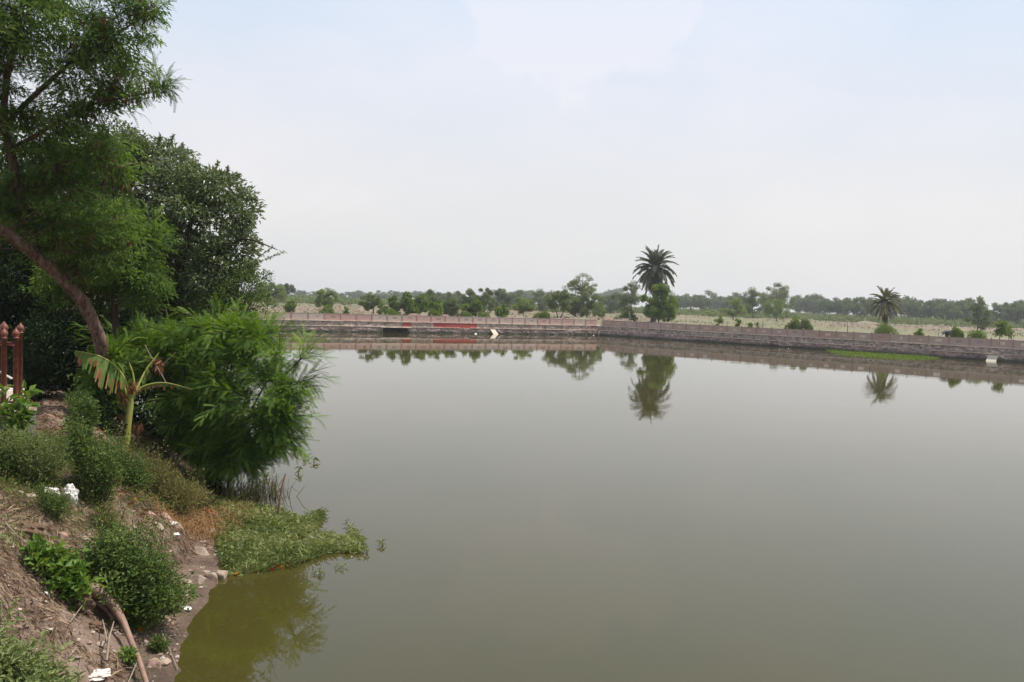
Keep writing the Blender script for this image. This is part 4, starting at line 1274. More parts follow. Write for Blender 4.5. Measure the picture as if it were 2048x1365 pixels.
# drooping leafy tips
for q in ((520, 480, 19), (545, 495, 18.8), (568, 505, 18.8), (508, 445, 19.2), (455, 335, 19.6), (347, 272, 20.2), (322, 275, 20.2), (398, 335, 20), (365, 290, 20.2), (480, 350, 19.5), (512, 400, 19.3), (355, 300, 20.2), (435, 325, 19.8)):
    c = V(*q); r_ = cc[np.argmin(np.linalg.norm(cc - c, axis=1))]
    pth = bez(r_, c, .05, 16); tube(gw, pth, np.linspace(.008, .003, 16), 4, cap=False)
    pp = np.repeat(pth[3:], 4, 0); nn = len(pp)
    leaves(gt, pp, norm(norm(c - r_) + rng.normal(size=(nn, 3)) * .7), randdir(nn, 1.3), rng.uniform(.06, .10, nn), .036, fold=.18, droop=.2)
gw.build('trunk', M['bark_dark'], tree, smooth=True, org=base)
gt.build('crown', M['glossy'], tree, org=base)

# --- slim tree with a forked grey brown trunk in the middle of the thicket
base = V(238, 760, 17.6); base[2] = gz(base[0], base[1]) - .1
tree = empty('slim_tree', base); tag(tree, 'slim tree with a grey brown forked trunk right of the leaning trunk', 'tree')
gw = Geo(); gt = Geo()
t1 = limb(gw, [(240, 790, 17.6), (234, 690, 17.5), (230, 625, 17.4), (232, 575, 17.3), (262, 540, 17.1), (300, 500, 17)], [.085, .08, .07, .06, .035, .012], 7)
t2 = limb(gw, [(232, 580, 17.3), (238, 545, 17.3), (225, 500, 17.2), (200, 440, 17.2)], [.045, .04, .025, .01], 6)
_, _, tips, _ = blob_pts([(270, 470, 17, 80, 60, .8), (210, 440, 17.2, 60, 50, .7), (305, 570, 17, 35, 50, .6), (240, 540, 17.2, 80, 50, .7), (150, 560, 17.2, 70, 70, .8)], 230, .45)
frond_branches(gt, gw, np.concatenate([t1[6:], t2]), tips, 15, .27, reach=.8, lift=.1, r0_=.006, temps=FRT_W)
leafy_layers(gt, [(270, 470, 17, 80, 60, .8), (210, 440, 17.2, 60, 50, .7), (305, 570, 17, 35, 50, .6), (240, 540, 17.2, 80, 50, .7), (150, 560, 17.2, 70, 70, .8)], 10000, 180, .2, .065, .12)
gw.build('trunk', M['bark_dark'], tree, smooth=True, org=base); gt.build('crown', M['feather'], tree, org=base)

# --- pale small leaved climber shrub at the right edge of the thicket
base = V(455, 760, 19.3); base[2] = gz(base[0], base[1]) - .1
sh_ = empty('small_leaved_shrub', base); tag(sh_, 'pale small leaved shrub spilling over the pond beneath the dark glossy tree', 'shrub')
gw = Geo(); gt = Geo()
P_, D_, cc, _ = blob_pts([(478, 595, 19.2, 50, 42, .8), (500, 570, 19, 32, 32, .5), (440, 640, 19.3, 60, 50, .8), (515, 610, 19, 28, 26, .4)], 9000, .4, clump=200, csize=.13)
nn = len(P_)
leaves(gt, P_, norm(D_ + rng.normal(size=(nn, 3)) * .6), randdir(nn, 1), rng.uniform(.035, .06, nn), .026, fold=.15)
b0 = V(455, 740, 19.3)
for c in cc[::3]: tube(gw, bez(b0, c, .4, 6), np.linspace(.014, .004, 6), 4, cap=False)
for q in ((545, 548, 18.9), (548, 572, 18.9), (540, 590, 18.9), (528, 540, 19), (515, 530, 19)):
    c = V(*q); r_ = cc[np.argmin(np.linalg.norm(cc - c, axis=1))]
    pth = bez(r_, c, .08, 12); tube(gw, pth, np.linspace(.006, .003, 12), 4, cap=False)
    pp = np.repeat(pth[2:], 3, 0); nn = len(pp)
    leaves(gt, pp, norm(norm(c - r_) + rng.normal(size=(nn, 3)) * .8), randdir(nn, 1.3), .045, .022)
gw.build('stem', M['bark_dark'], sh_, org=base); gt.build('foliage', M['weed'], sh_, org=base)

# --- dark understory thicket behind everything on the left bank
def thicket(blobs, n, lab, mat, ls, seed, base_uvd, clump=300, name='thicket_shrub', cs=.3):
    b = V(*base_uvd); b[2] = gz(b[0], b[1]) - .1
    root = empty(name, b); tag(root, lab, 'shrub')
    gt, gw = Geo(), Geo()
    P_, D_, cc, _ = blob_pts(blobs, n, .45, clump=clump, csize=cs)
    P_[:, 2] = np.maximum(P_[:, 2], bank_z(P_[:, 0], P_[:, 1], False) + .02)
    nn = len(P_)
    leaves(gt, P_, norm(D_ + rng.normal(size=(nn, 3)) * .6), randdir(nn, 1.2), rng.uniform(.7, 1.3, nn) * ls, ls * .45, fold=.15)
    for c in cc[::6]: tube(gw, bez(b, c, .3, 6, rng.normal(size=3) * .2), np.linspace(.03, .006, 6), 4, cap=False)
    gw.build('stem', M['bark_dark'], root, org=b); gt.build('foliage', M[mat], root, org=b)
    return root


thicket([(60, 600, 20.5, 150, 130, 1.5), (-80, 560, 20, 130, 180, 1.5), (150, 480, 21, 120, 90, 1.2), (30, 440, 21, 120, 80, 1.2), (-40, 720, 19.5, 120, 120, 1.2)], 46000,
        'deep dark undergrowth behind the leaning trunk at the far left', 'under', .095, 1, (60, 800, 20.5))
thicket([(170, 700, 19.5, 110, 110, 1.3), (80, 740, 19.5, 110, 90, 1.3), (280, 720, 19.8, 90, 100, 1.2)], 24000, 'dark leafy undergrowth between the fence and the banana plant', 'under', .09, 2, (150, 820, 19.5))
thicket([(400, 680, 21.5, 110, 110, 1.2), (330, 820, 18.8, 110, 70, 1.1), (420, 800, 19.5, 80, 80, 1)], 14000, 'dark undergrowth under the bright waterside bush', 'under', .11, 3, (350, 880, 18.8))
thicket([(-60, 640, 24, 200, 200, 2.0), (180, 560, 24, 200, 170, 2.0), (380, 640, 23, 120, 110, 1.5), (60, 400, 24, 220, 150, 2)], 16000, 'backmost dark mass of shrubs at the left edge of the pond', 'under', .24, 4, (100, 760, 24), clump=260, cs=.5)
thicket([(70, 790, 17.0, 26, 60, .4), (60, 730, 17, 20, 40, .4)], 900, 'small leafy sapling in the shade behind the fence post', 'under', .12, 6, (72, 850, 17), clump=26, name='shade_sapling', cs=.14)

# --- bright feathery bush leaning over the water
base = V(430, 930, 17.3); base[2] = max(gz(base[0], base[1]), 0) - .05
bush = empty('feathery_bush', base); tag(bush, 'big bright green feathery bush leaning over the pond beside the banana plant', 'bush')
gw = Geo(); gt = Geo()
stems = []
for (u, v, D) in ((300, 700, 17.8), (360, 680, 17.6), (420, 660, 17.3), (470, 670, 17.0), (520, 680, 16.7), (560, 720, 16.4), (590, 770, 16.2), (560, 840, 16.2), (500, 800, 16.6), (440, 780, 16.8), (380, 790, 17.2), (330, 800, 17.6), (270, 720, 18), (600, 720, 16.3), (540, 880, 16.6)):
    e_ = V(u, v, D)
    pth = bez(base + rng.normal(size=3) * [.2, .15, 0], e_, .35, 10)
    tube(gw, pth, np.linspace(.035, .012, 10), 5, cap=False); stems.append(pth[3:])
roots = np.concatenate(stems)
blobs = [(330, 700, 17.8, 110, 62, 1.1), (440, 690, 17.2, 100, 52, 1.2), (540, 715, 16.6, 70, 58, 1.0), (470, 790, 16.6, 100, 80, 1.0), (570, 790, 16.3, 55, 60, .8), (380, 820, 17.2, 90, 70, .9),
         (530, 860, 16.6, 60, 60, .7), (455, 880, 17, 70, 50, .7), (260, 690, 18.2, 70, 55, .9), (500, 660, 17, 60, 25, .6), (330, 860, 18, 60, 30, .6), (440, 660, 17.4, 70, 25, .6)]
blobs += [(430, 880, 16.9, 60, 60, .6), (500, 900, 16.5, 65, 50, .5), (440, 925, 16.9, 60, 30, .5), (570, 880, 16.2, 42, 40, .4), (380, 890, 17.2, 50, 40, .5), (400, 860, 17.2, 60, 60, .6), (240, 740, 16.8, 50, 60, .5), (560, 850, 16.2, 40, 50, .5)]
_, _, tips, _ = blob_pts(blobs, 640, .38)
tips = np.concatenate([tips, [V(*q) for q in ((655, 758, 16.4), (648, 715, 16.4), (628, 705, 16.4), (640, 740, 16.4), (618, 690, 16.6), (612, 668, 16.8), (598, 648, 17), (560, 635, 17.2), (578, 655, 17), (520, 628, 17.4),
                     (470, 622, 17.6), (620, 800, 16.3), (606, 845, 16.2), (590, 880, 16.2), (610, 770, 16.3), (575, 905, 16.4), (545, 925, 16.5), (500, 935, 16.7), (470, 945, 16.7), (440, 940, 16.8), (455, 925, 16.6), (520, 930, 16.5), (560, 900, 16.2), (485, 915, 16.5), (600, 860, 16.1), (615, 830, 16.1), (585, 840, 16.2), (630, 775, 16.3))]])
cb = V(430, 780, 17); k = rng.random(len(tips)) < .16
tips[k] = tips[k] + (tips[k] - cb) * rng.uniform(.08, .26, (k.sum(), 1))
tips = tips[tips[:, 2] > .12]
frond_branches(gt, gw, roots, tips, 20, .31, reach=1.3, lift=.16, r0_=.012, temps=FRT_B)
leafy_layers(gt, [(u_, v_, D_, a_ * .85, b_ * .85, c_ * .85) for (u_, v_, D_, a_, b_, c_) in blobs], 9000, 300, .2, .05, .09)
gw.build('stem', M['bark_dark'], bush, org=base)
gt.build('foliage', M['bush'], bush, org=base)

# --- feathery sapling hiding the foot of the leaning trunk
DB_ = on_bank(250, 893)[1]; DS = DB_ + .35 * (16.0 - DB_)
base = V(205, 850, DS); base[2] = gz(base[0], base[1])
sap = empty('feathery_sapling', base); tag(sap, 'young feathery sapling in front of the foot of the leaning reddish trunk', 'sapling')
gw, gt = Geo(), Geo()
st = [bez(base + rng.normal(size=3) * .08, V(*q_, DS), .15, 8) for q_ in ((190, 740), (220, 720), (240, 745), (180, 770), (215, 780))]
for s_ in st: tube(gw, s_, np.linspace(.02, .008, 8), 5, cap=False)
_, _, tips, _ = blob_pts([(215, 715, DS, 40, 34, .3), (195, 775, DS, 34, 40, .3), (240, 700, DS + .1, 36, 28, .3), (225, 790, DS + .1, 35, 35, .3), (200, 760, DS, 30, 50, .2)], 110, .45)
frond_branches(gt, gw, np.concatenate([s_[2:] for s_ in st]), tips, 12, .27, reach=.5, lift=.1, r0_=.006, temps=FRT_B)
gw.build('stem', M['bark_dark'], sap, org=base); gt.build('foliage', M['bush'], sap, org=base)

# --- banana plant
base = on_bank(250, 893); DB = base[1]
ban = empty('banana_plant', base); tag(ban, 'young banana plant with tattered yellowing leaves beside the feathery bush', 'banana plant')
g = Geo()
pts = np.array([V(250, 897, DB), V(253, 870, DB), V(257, 840, DB), V(261, 812, DB), V(263, 796, DB)])
tube(g, pts, [.085, .078, .066, .058, .045], 12)
g.build('trunk', M['banana_stem'], ban, smooth=True, org=base)


def banana_leaf(path, blade, w, drop, torn, name='leaf', dry=.2, rr_=(.028, .006)):
    P_ = np.array([V(*q) for q in path]); n = 26
    t_ = np.linspace(0, len(P_) - 1, n); i = np.clip(t_.astype(int), 0, len(P_) - 2); f = (t_ - i)[:, None]
    P0 = P_[np.clip(i - 1, 0, None)]; P1 = P_[i]; P2 = P_[i + 1]; P3 = P_[np.clip(i + 2, None, len(P_) - 1)]
    Q = .5 * ((2 * P1) + (-P0 + P2) * f + (2 * P0 - 5 * P1 + 4 * P2 - P3) * f ** 2 + (-P0 + 3 * P1 - 3 * P2 + P3) * f ** 3)
    gr = Geo(); tube(gr, Q, np.linspace(rr_[0], rr_[1], n), 6)
    leaf = gr.build(name, M['banana_stem'], ban, smooth=True, org=base)
    if blade is None: return leaf
    g = Geo()
    a, b = blade
    m_ = 34; tq = np.linspace(a, b, m_ + 1) * (n - 1)
    C_ = np.stack([np.interp(tq, np.arange(n), Q[:, k]) for k in range(3)], 1)
    T_ = norm(np.gradient(C_, axis=0))
    S_ = norm(np.cross(T_, [0, 0, 1.0]))
    for sd in (-1, 1):
        for k in range(m_):
            gap_ = rng.random() < torn * .35
            wid = .03 if gap_ else w * math.sin(math.pi * min(.97, (k + 2) / (m_ + 3)) ** .8) * rng.uniform(.75, 1.05) * (1 if rng.random() > torn * .5 else .55)
            dirv = norm(S_[k] * sd * (1 - drop) + np.array([0, 0, -drop]) + T_[k] * .22)
            dv2 = norm(dirv + np.array([0, 0, -.6 * drop]))
            p0, p1 = C_[k], C_[k + 1]
            sh1 = (p1 - p0) * rng.uniform(-.15, .25)
            md0 = p0 + dirv * wid * .5; md1 = p1 + dirv * wid * .5
            e0 = md0 + dv2 * wid * .5 + sh1; e1 = md1 + dv2 * wid * .5 * rng.uniform(.8, 1.1) - sh1
            is_dry = rng.random() < dry
            tn = rng.uniform(.2, .8)
            g.add([p0, p1, md1, md0], [[0, 1, 2, 3]], tn)
            g.add([md0, md1, e1, e0], [[0, 1, 2, 3]], tn, 1 if is_dry else 0)
    o = g.build('blade', [M['banana'], M['banana_dry']], leaf, org=None)
    o.matrix_parent_inverse = Matrix.Translation(-Vector(base))
    return leaf


D0 = DB
banana_leaf([(259, 815, D0), (256, 775, D0), (236, 738, D0 - .1), (200, 713, D0 - .25), (150, 702, D0 - .4)], (.33, 1.0), .60, .66, .4, dry=.30)
banana_leaf([(262, 812, D0), (270, 789, D0), (290, 772, D0 + .05), (330, 766, D0 + .1), (385, 779, D0 + .1)], (.35, 1.0), .17, .85, 1.2, dry=.5)
banana_leaf([(262, 805, D0), (268, 775, D0), (266, 748, D0), (258, 725, D0)], (.5, 1.0), .035, .3, .1, dry=.1)
banana_leaf([(262, 808, D0), (275, 775, D0 + .1), (292, 740, D0 + .3), (318, 706, D0 + .5)], (.3, .95), .26, .8, 1.0, dry=.35)
banana_leaf([(258, 815, D0), (252, 785, D0 - .05), (243, 765, D0 - .1), (231, 752, D0 - .15)], (.7, 1.0), .2, .9, .6, dry=.9)
for k, q in enumerate([((290, 690, D0 + .3), (300, 710, D0 + .3), (312, 727, D0 + .3)), ((351, 706, D0 + .3), (335, 720, D0 + .3), (319, 738, D0 + .3)), ((312, 731, D0 + .2), (325, 752, D0 + .2), (336, 773, D0 + .2)), ((236, 880, D0), (245, 868, D0), (254, 858, D0))]):
    g = Geo(); tube(g, [V(*c) for c in q], .010, 5); g.build('dry_stalk', M['twig'], ban, org=base)
g = Geo()
c = V(318, 728, D0 + .3); nn = 60
leaves(g, c + rng.normal(size=(nn, 3)) * [.03, .05, .06], norm(rng.normal(size=(nn, 3)) * .4 + [0, 0, -.9]), randdir(nn), rng.uniform(.10, .22, nn), .05, fold=.3)
for (cu, cv) in ((262, 770), (245, 800), (278, 852), (244, 785), (270, 765)):
    c = V(cu, cv, D0 - .05); nn = 12
    leaves(g, c + rng.normal(size=(nn, 3)) * [.03, .03, .03], norm(rng.normal(size=(nn, 3)) * .3 + [0, 0, -.9]), randdir(nn), rng.uniform(.10, .25, nn), .035, fold=.3)
tag(g.build('dead_leaf', M['banana_dry'], ban, org=base), kind='stuff')

# ------------------------------------------------------------------ weeds on the bank
def weed(u, v, hpx, wpx, name, label, mat, ll, n, cat='weed', tall=False, nst=26, lw=.45, D=None, up=.6, group=None, stemmat='stem'):
    b = on_bank(u, v) if D is None else V(u, v, D)
    b[2] = gz(b[0], b[1])
    D = b[1]
    hh = hpx * D / FPX; rr_ = wpx / 2 * D / FPX
    root = empty(name, b); tag(root, label, cat, group)
    gs, gl = Geo(), Geo()
    PP, DD, ST = [], [], []
    per = max(4, n // nst)
    for k in range(nst):
        a = rng.random() * 6.283; q = math.sqrt(rng.random())
        if tall: e_ = np.array([math.cos(a) * rr_ * q, math.sin(a) * rr_ * q * .8, hh * rng.uniform(.6, 1.0)])
        else: e_ = np.array([math.cos(a) * rr_ * q, math.sin(a) * rr_ * q * .8, hh * (1 - .55 * q ** 2) * rng.uniform(.75, 1.05)])
        if rng.random() < .16: e_ = e_ * rng.uniform(1.12, 1.4)
        s0 = np.array([e_[0] * .35, e_[1] * .35, 0])
        # follow the slope
        zb = gz(b[0] + e_[0], b[1] + e_[1]) - b[2]
        e_[2] += min(.3, max(-.7, zb)) * .75
        zb0 = gz(b[0] + s0[0], b[1] + s0[1]) - b[2]; s0[2] += zb0
        pth = bez(s0, e_, .12 * hh, 7, rng.normal(size=3) * .04)
        tube(gs, pth, np.linspace(.006, .002, 7) * (1 + D * .04), 3, cap=False)
        t_ = rng.random(per) ** .7 * 6
        i = np.clip(t_.astype(int), 0, 5); P_ = pth[i] + (pth[i + 1] - pth[i]) * (t_ - i)[:, None]
        sp = rng.normal(size=(per, 3)); sp[:, 2] *= .5
        P_ = P_ + sp * rr_ * .13
        PP.append(P_); DD.append(norm(sp + [0, 0, up] + 0 * sp)); ST.append(np.clip(rng.random() * .6 + rng.random(per) * .4 + .1 * (t_ / 6 - .5), 0, 1))
    P_ = np.concatenate(PP); D_ = norm(np.concatenate(DD) + rng.normal(size=P_.shape) * .3)
    nn = len(P_)
    leaves(gl, P_, D_, randdir(nn, 1.5), 1.25 * ll * rng.uniform(.5, 1.4, nn), 1.3 * ll * lw * rng.uniform(.7, 1.2, nn), fold=.15, droop=.3, tint=np.concatenate(ST))
    gs.build('stem', M[stemmat], root); gl.build('foliage', M[mat], root)
    return root


weed(264, 1238, 178, 200, 'round_weed', 'large dark green bushy weed at the foot of the slope near the water', 'weed', .042, 12000, nst=130)
weed(40, 1415, 225, 270, 'leafy_weed', 'large pale green leafy weed filling the bottom left corner', 'weed_pale', .052, 9000, nst=90, D=6.2)
weed(115, 1182, 88, 120, 'leafy_weed', 'light green weed with heart shaped leaves left of the large dark bushy weed', 'weed_bright', .065, 1100, nst=30, lw=.75)
weed(185, 1010, 150, 105, 'tall_weed', 'tall dark bushy weed in front of the banana plant', 'weed', .034, 6500, nst=70, tall=True)
weed(160, 930, 145, 66, 'tall_weed', 'tall thin weed column rising left of the banana plant', 'weed', .045, 2600, nst=34, tall=True)
weed(250, 985, 110, 100, 'bushy_weed', 'grey green weed just below the banana stem', 'weed', .032, 5200, nst=60)
weed(70, 980, 120, 135, 'feathery_weed', 'feathery pale green weeds below the fence plinth', 'weed_pale', .040, 6500, nst=80, tall=True, lw=.22)
weed(15, 960, 80, 90, 'bushy_weed', 'low dark weed at the left edge below the fence plinth', 'weed', .04, 2400, nst=40)
weed(330, 1010, 92, 140, 'half_dry_weed', 'half dry yellow green weed right of the banana stem', 'weed_dry', .034, 7000, nst=80, stemmat='twig')
weed(385, 1020, 60, 80, 'half_dry_weed', 'low half dry weed at the water side of the yellow green one', 'weed_dry', .03, 2600, nst=50, stemmat='twig')
weed(105, 1035, 55, 70, 'tufted_weed', 'small green tuft in front of the white plastic heap', 'weed', .035, 1500, nst=40, lw=.2, tall=True)
weed(220, 1075, 60, 70, 'tufted_weed', 'small green and brown tuft above the dark bushy weed', 'weed_dry', .03, 1200, nst=40, lw=.25, tall=True)
weed(318, 1305, 40, 40, 'small_weed', 'small green weed under the right side of the dark bushy weed', 'weed', .03, 450, nst=16)
weed(262, 1335, 40, 36, 'small_weed', 'small light weed beside the brown leaf sheath', 'weed_bright', .045, 160, nst=10)
weed(225, 1400, 60, 90, 'leafy_weed', 'yellow green weed at the bottom edge left of the brown leaf sheath', 'weed_bright', .04, 1100, nst=30, D=7.4)
weed(178, 1215, 16, 16, 'small_weed', 'tiny bright seedling at the upper end of the brown leaf sheath', 'weed_bright', .045, 26, nst=5)
weed(345, 1225, 45, 60, 'small_weed', 'sparse low weed between the dark bushy weed and the water', 'weed_dry', .025, 700, nst=30)
weed(440, 1020, 34, 90, 'low_weed', 'low green weed where the bank meets the floating grass', 'weed', .035, 2500, nst=60)
weed(30, 918, 150, 64, 'leafy_sapling', 'slim bright sapling with large leaves in front of the fence plinth', 'weed_bright', .11, 330, nst=7, tall=True, lw=.5, cat='sapling')
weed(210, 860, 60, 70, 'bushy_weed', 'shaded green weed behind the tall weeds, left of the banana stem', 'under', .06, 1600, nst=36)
weed(120, 900, 34, 60, 'low_weed', 'low grass and weed on the leaf litter beside the fence plinth', 'weed', .04, 700, nst=30, lw=.25)

# tangled low herbs between the larger weeds
g = Geo(); gs = Geo(); nn = 900
uu = rng.uniform(-20, 470, nn); vv_ = rng.uniform(885, 1030, nn)
pts_ = []
for a_, c_ in zip(uu, vv_):
    if c_ > 985 and a_ < 250 and rng.random() < .8: continue
    pp = on_bank(a_, c_)
    if shore_d(pp[:1], pp[1:2])[0] > .2: pts_.append(pp)
pts_ = np.array(pts_)
for pp in pts_:
    m_ = 26; s_ = rng.uniform(.05, .13)
    off = rng.normal(size=(m_, 3)) * [s_, s_, s_ * .9]; off[:, 2] = np.abs(off[:, 2])
    leaves(g, pp + off, norm(off + rng.normal(size=(m_, 3)) * .05), randdir(m_, 1.4), rng.uniform(.025, .05, m_), rng.uniform(.012, .024, m_), tint=np.clip(rng.random() * .7 + rng.random(m_) * .3, 0, 1), mat=int(rng.random() < .4))
tag(g.build('low_herbs', [M['weed'], M['weed_dry']]), 'tangled low green and half dry herbs covering the upper bank', 'herbs', kind='stuff')

# leaf litter near the fence
g = Geo(); nn = 2600
Pl = np.array([[rng.uniform(-9.5, -4.6), rng.uniform(11.5, 17.5), 0] for _ in range(nn)])
Pl = Pl[shore_d(Pl[:, 0], Pl[:, 1]) > .9]; nn = len(Pl)
Pl[:, 2] = bank_z(Pl[:, 0], Pl[:, 1]) + rng.uniform(.01, .04, nn)
leaves(g, Pl, norm(rng.normal(size=(nn, 3)) * [1, 1, .25]), randdir(nn, 2), rng.uniform(.06, .13, nn), .045, fold=.25)
tag(g.build('leaf_litter', M['banana_dry']), 'brown fallen leaves scattered on the bank by the fence and banana plant', 'leaf litter', kind='stuff')

# dry straw covering the slope
g = Geo(); nn = 110000
x = rng.uniform(-9, -3.2, nn); y = rng.uniform(5.2, 14.5, nn)
sd = shore_d(x, y)
keep = (sd > .45) & (fbm(x * 1.3 + 8, y * 1.3, 3) > -.22 + rng.normal(0, .12, nn)) & (fbm(x * .7 + 3, y * .7, 2) > -.25)
keep |= (sd > .9) & (rng.random(nn) < .25)
x, y, sd = x[keep], y[keep], sd[keep]; nn = len(x)
zb = bank_z(x, y)
ang = 5 * fbm(x * .9, y * .9 + 30, 3) + rng.normal(0, .9, nn) - .5
D_ = np.stack([np.cos(ang), np.sin(ang), np.full(nn, -.15)], 1)
ex = .08
slope = (bank_z(x + D_[:, 0] * ex, y + D_[:, 1] * ex, False) - bank_z(x, y, False)) / ex
D_[:, 2] = np.clip(slope, -1.3, 1.3) + rng.normal(.08, .16, nn); D_ = norm(D_)
U_ = norm(np.stack([rng.normal(0, .5, nn), rng.normal(0, .5, nn), np.ones(nn)], 1))
ln = rng.uniform(.03, .20, nn)
leaves(g, np.stack([x, y, zb + rng.uniform(0, .04, nn)], 1), D_, U_, ln, rng.uniform(.003, .009, nn), fold=.1, droop=rng.uniform(-.15, .3, (nn, 1)))
tag(g.build('dry_straw', M['straw']), 'matted dry brown straw covering the debris slope', 'straw', kind='stuff')

# rusty dried grass by the floating mat
g = Geo(); nn = 2600
cp = on_bank(405, 1055)
x = cp[0] + rng.normal(0, .30, nn); y = cp[1] + rng.normal(0, .75, nn)
a = rng.random(nn) * 6.283
D_ = np.stack([np.cos(a), np.sin(a), np.zeros(nn)], 1)
blades(g, np.stack([x, y, np.maximum(bank_z(x, y), 0)], 1), D_, np.tile([0, 0, 1.], (nn, 1)), rng.uniform(.08, .24, nn), .009, rng.uniform(.4, 1.4, nn))
tag(g.build('rusty_dry_grass', M['rust_straw']), 'orange brown dried grass between the bank stones and the floating grass', 'dry grass', kind='stuff')

# green grass tufts over the bank
g = Geo()
for (u, v, su, sv, cnt, L_) in ((330, 990, 60, 30, 1500, .10), (60, 990, 60, 25, 900, .12), (215, 1060, 40, 40, 700, .1), (430, 1010, 30, 20, 900, .1), (380, 1200, 30, 40, 350, .06), (20, 1085, 30, 30, 400, .1), (120, 900, 50, 25, 800, .1), (300, 940, 40, 20, 600, .1), (170, 1100, 60, 40, 250, .08), (330, 1320, 30, 30, 120, .06)):
    c = on_bank(u, v); D = c[1]
    x = c[0] + rng.normal(0, su * D / FPX, cnt); y = c[1] + rng.normal(0, sv * D / FPX * 2, cnt)
    k = shore_d(x, y) > .15; x, y = x[k], y[k]; m_ = len(x)
    a = rng.random(m_) * 6.283
    blades(g, np.stack([x, y, bank_z(x, y)], 1), np.stack([np.cos(a), np.sin(a), 0 * a], 1), norm(rng.normal(size=(m_, 3)) * .2 + [0, 0, 1.]), rng.uniform(.5, 1.3, m_) * L_, .008, rng.uniform(.2, 1.1, m_))
tag(g.build('bank_grass', M['grass']), 'short green grass tufts growing on the debris bank', 'grass', kind='stuff')

# ------------------------------------------------------------------ floating grass mat and water weeds
def inpoly(u, v, poly):
    c = np.zeros(len(u), bool); n = len(poly)
    for i in range(n):
        x1, y1 = poly[i]; x2, y2 = poly[(i + 1) % n]
        k = ((y1 > v) != (y2 > v)) & (u < (x2 - x1) * (v - y1) / (y2 - y1 + 1e-9) + x1)
        c ^= k
    return c


mat_poly = [(425, 1000), (480, 1008), (560, 1022), (600, 1042), (640, 1026), (690, 1045), (728, 1085), (718, 1108), (668, 1106), (620, 1122), (590, 1134), (520, 1146), (468, 1150), (440, 1125), (440, 1060), (425, 1020)]
PW = np.array([Vz(a, b)[:2] for a, b in mat_poly])
g = Geo(); gsl = Geo()
nn = 8500
x = rng.uniform(PW[:, 0].min(), PW[:, 0].max(), nn); y = rng.uniform(PW[:, 1].min(), PW[:, 1].max(), nn)
k = inpoly(x, y, [tuple(q) for q in PW])
hole = Vz(600, 1082)[:2]
k &= (fbm(x * 1.6 + 4, y * 1.2, 3) > np.where(x > Vz(590, 1100)[0], -.04, -.6) + rng.normal(0, .05, nn)) & (np.hypot((x - hole[0]) / .22, (y - hole[1]) / .32) > rng.uniform(.4, 1.4, nn))
x, y = x[k], y[k]
z0 = np.maximum(0, bank_z(x, y, False))
m_ = len(x)
hst = rng.uniform(.01, .10, m_)
mt_ = np.clip(.5 + 1.3 * fbm(x * 2.4, y * 2.4, 3) + rng.normal(0, .12, m_), 0, 1)
for q in range(5):
    a = rng.random(m_) * 6.283
    D_ = norm(np.stack([np.cos(a), np.sin(a), rng.uniform(.1, 1.3, m_)], 1))
    leaves(g, np.stack([x, y, z0 + hst * rng.random(m_)], 1) + rng.normal(size=(m_, 3)) * [.03, .03, 0], D_, randdir(m_, 1.5), rng.uniform(.05, .12, m_), rng.uniform(.007, .014, m_), fold=.15, droop=.5, tint=np.clip(mt_ + rng.normal(0, .2, m_), 0, 1))
o = tag(g.build('floating_grass', M['grass']), 'mat of light green water grass floating out from the bank', 'water grass', kind='stuff')


def sprig(u, v, n, L_, label, grp=None, name='water_sprig', mat='grass', spread=.06):
    c = Vz(u, v)
    g = Geo()
    for s_ in range(n):
        a = rng.random() * 6.28; b = c + np.array([math.cos(a), math.sin(a), 0]) * spread * rng.random()
        tip = b + np.array([rng.normal(0, .05), rng.normal(0, .05), L_ * rng.uniform(.5, 1)])
        tube(g, bez(b - [0, 0, .02], tip, .0, 5, rng.normal(size=3) * .03), np.linspace(.006, .002, 5), 4)
        for q in range(3):
            D_ = norm(np.array([[rng.normal(), rng.normal(), rng.uniform(-.3, .4)]]))
            leaves(g, tip[None] * .4 + b[None] * .6 + (tip - b)[None] * q * .2, D_, randdir(1, 1.5), L_ * .6, .014, droop=.6)
    o = g.build(name, M[mat], org=c); o.location = c
    tag(o, label, 'water plant', grp)


for (u, v, n, L_, lab) in ((766, 1093, 3, .14, 'lone thin water sprig farthest out from the floating grass'), (735, 1108, 4, .14, 'thin sprig at the outer tip of the floating grass'), (640, 1150, 4, .12, 'drooping sprig on the water below the floating grass'),
                           (590, 905, 5, .20, 'thin leafy sprigs rising from the water below the bush tip'), (612, 918, 4, .18, 'leafy sprigs touching the water right of the bush'), (598, 948, 4, .20, 'curled sprig reaching the water in front of the bush'),
                           (626, 925, 3, .22, 'outermost looping sprig in the water right of the bush'), (533, 958, 4, .2, 'drooping sprig in front of the dark base of the bush'), (615, 1030, 3, .1, 'small sprig behind the floating grass'), (680, 1138, 3, .1, 'sparse sprig below the outer floating grass')):
    sprig(u, v, n, L_, lab)
# reed clump under the bush
g = Geo(); c = Vz(490, 1000); nn = 420
x = c[0] + rng.normal(0, .32, nn); y = c[1] + rng.normal(.35, .45, nn); a = rng.normal(0, .8, nn)
blades(g, np.stack([x, y, np.zeros(nn) - .02], 1), np.stack([np.cos(a), np.sin(a), 0 * a], 1), norm(rng.normal(size=(nn, 3)) * .18 + [.1, 0, 1.]), rng.uniform(.15, .5, nn), .014, rng.uniform(.2, .9, nn))
tag(g.build('reed_clump', M['weed_dry'], org=c), 'clump of brownish reeds at the water line under the big bush', 'reeds', kind='stuff').location = c

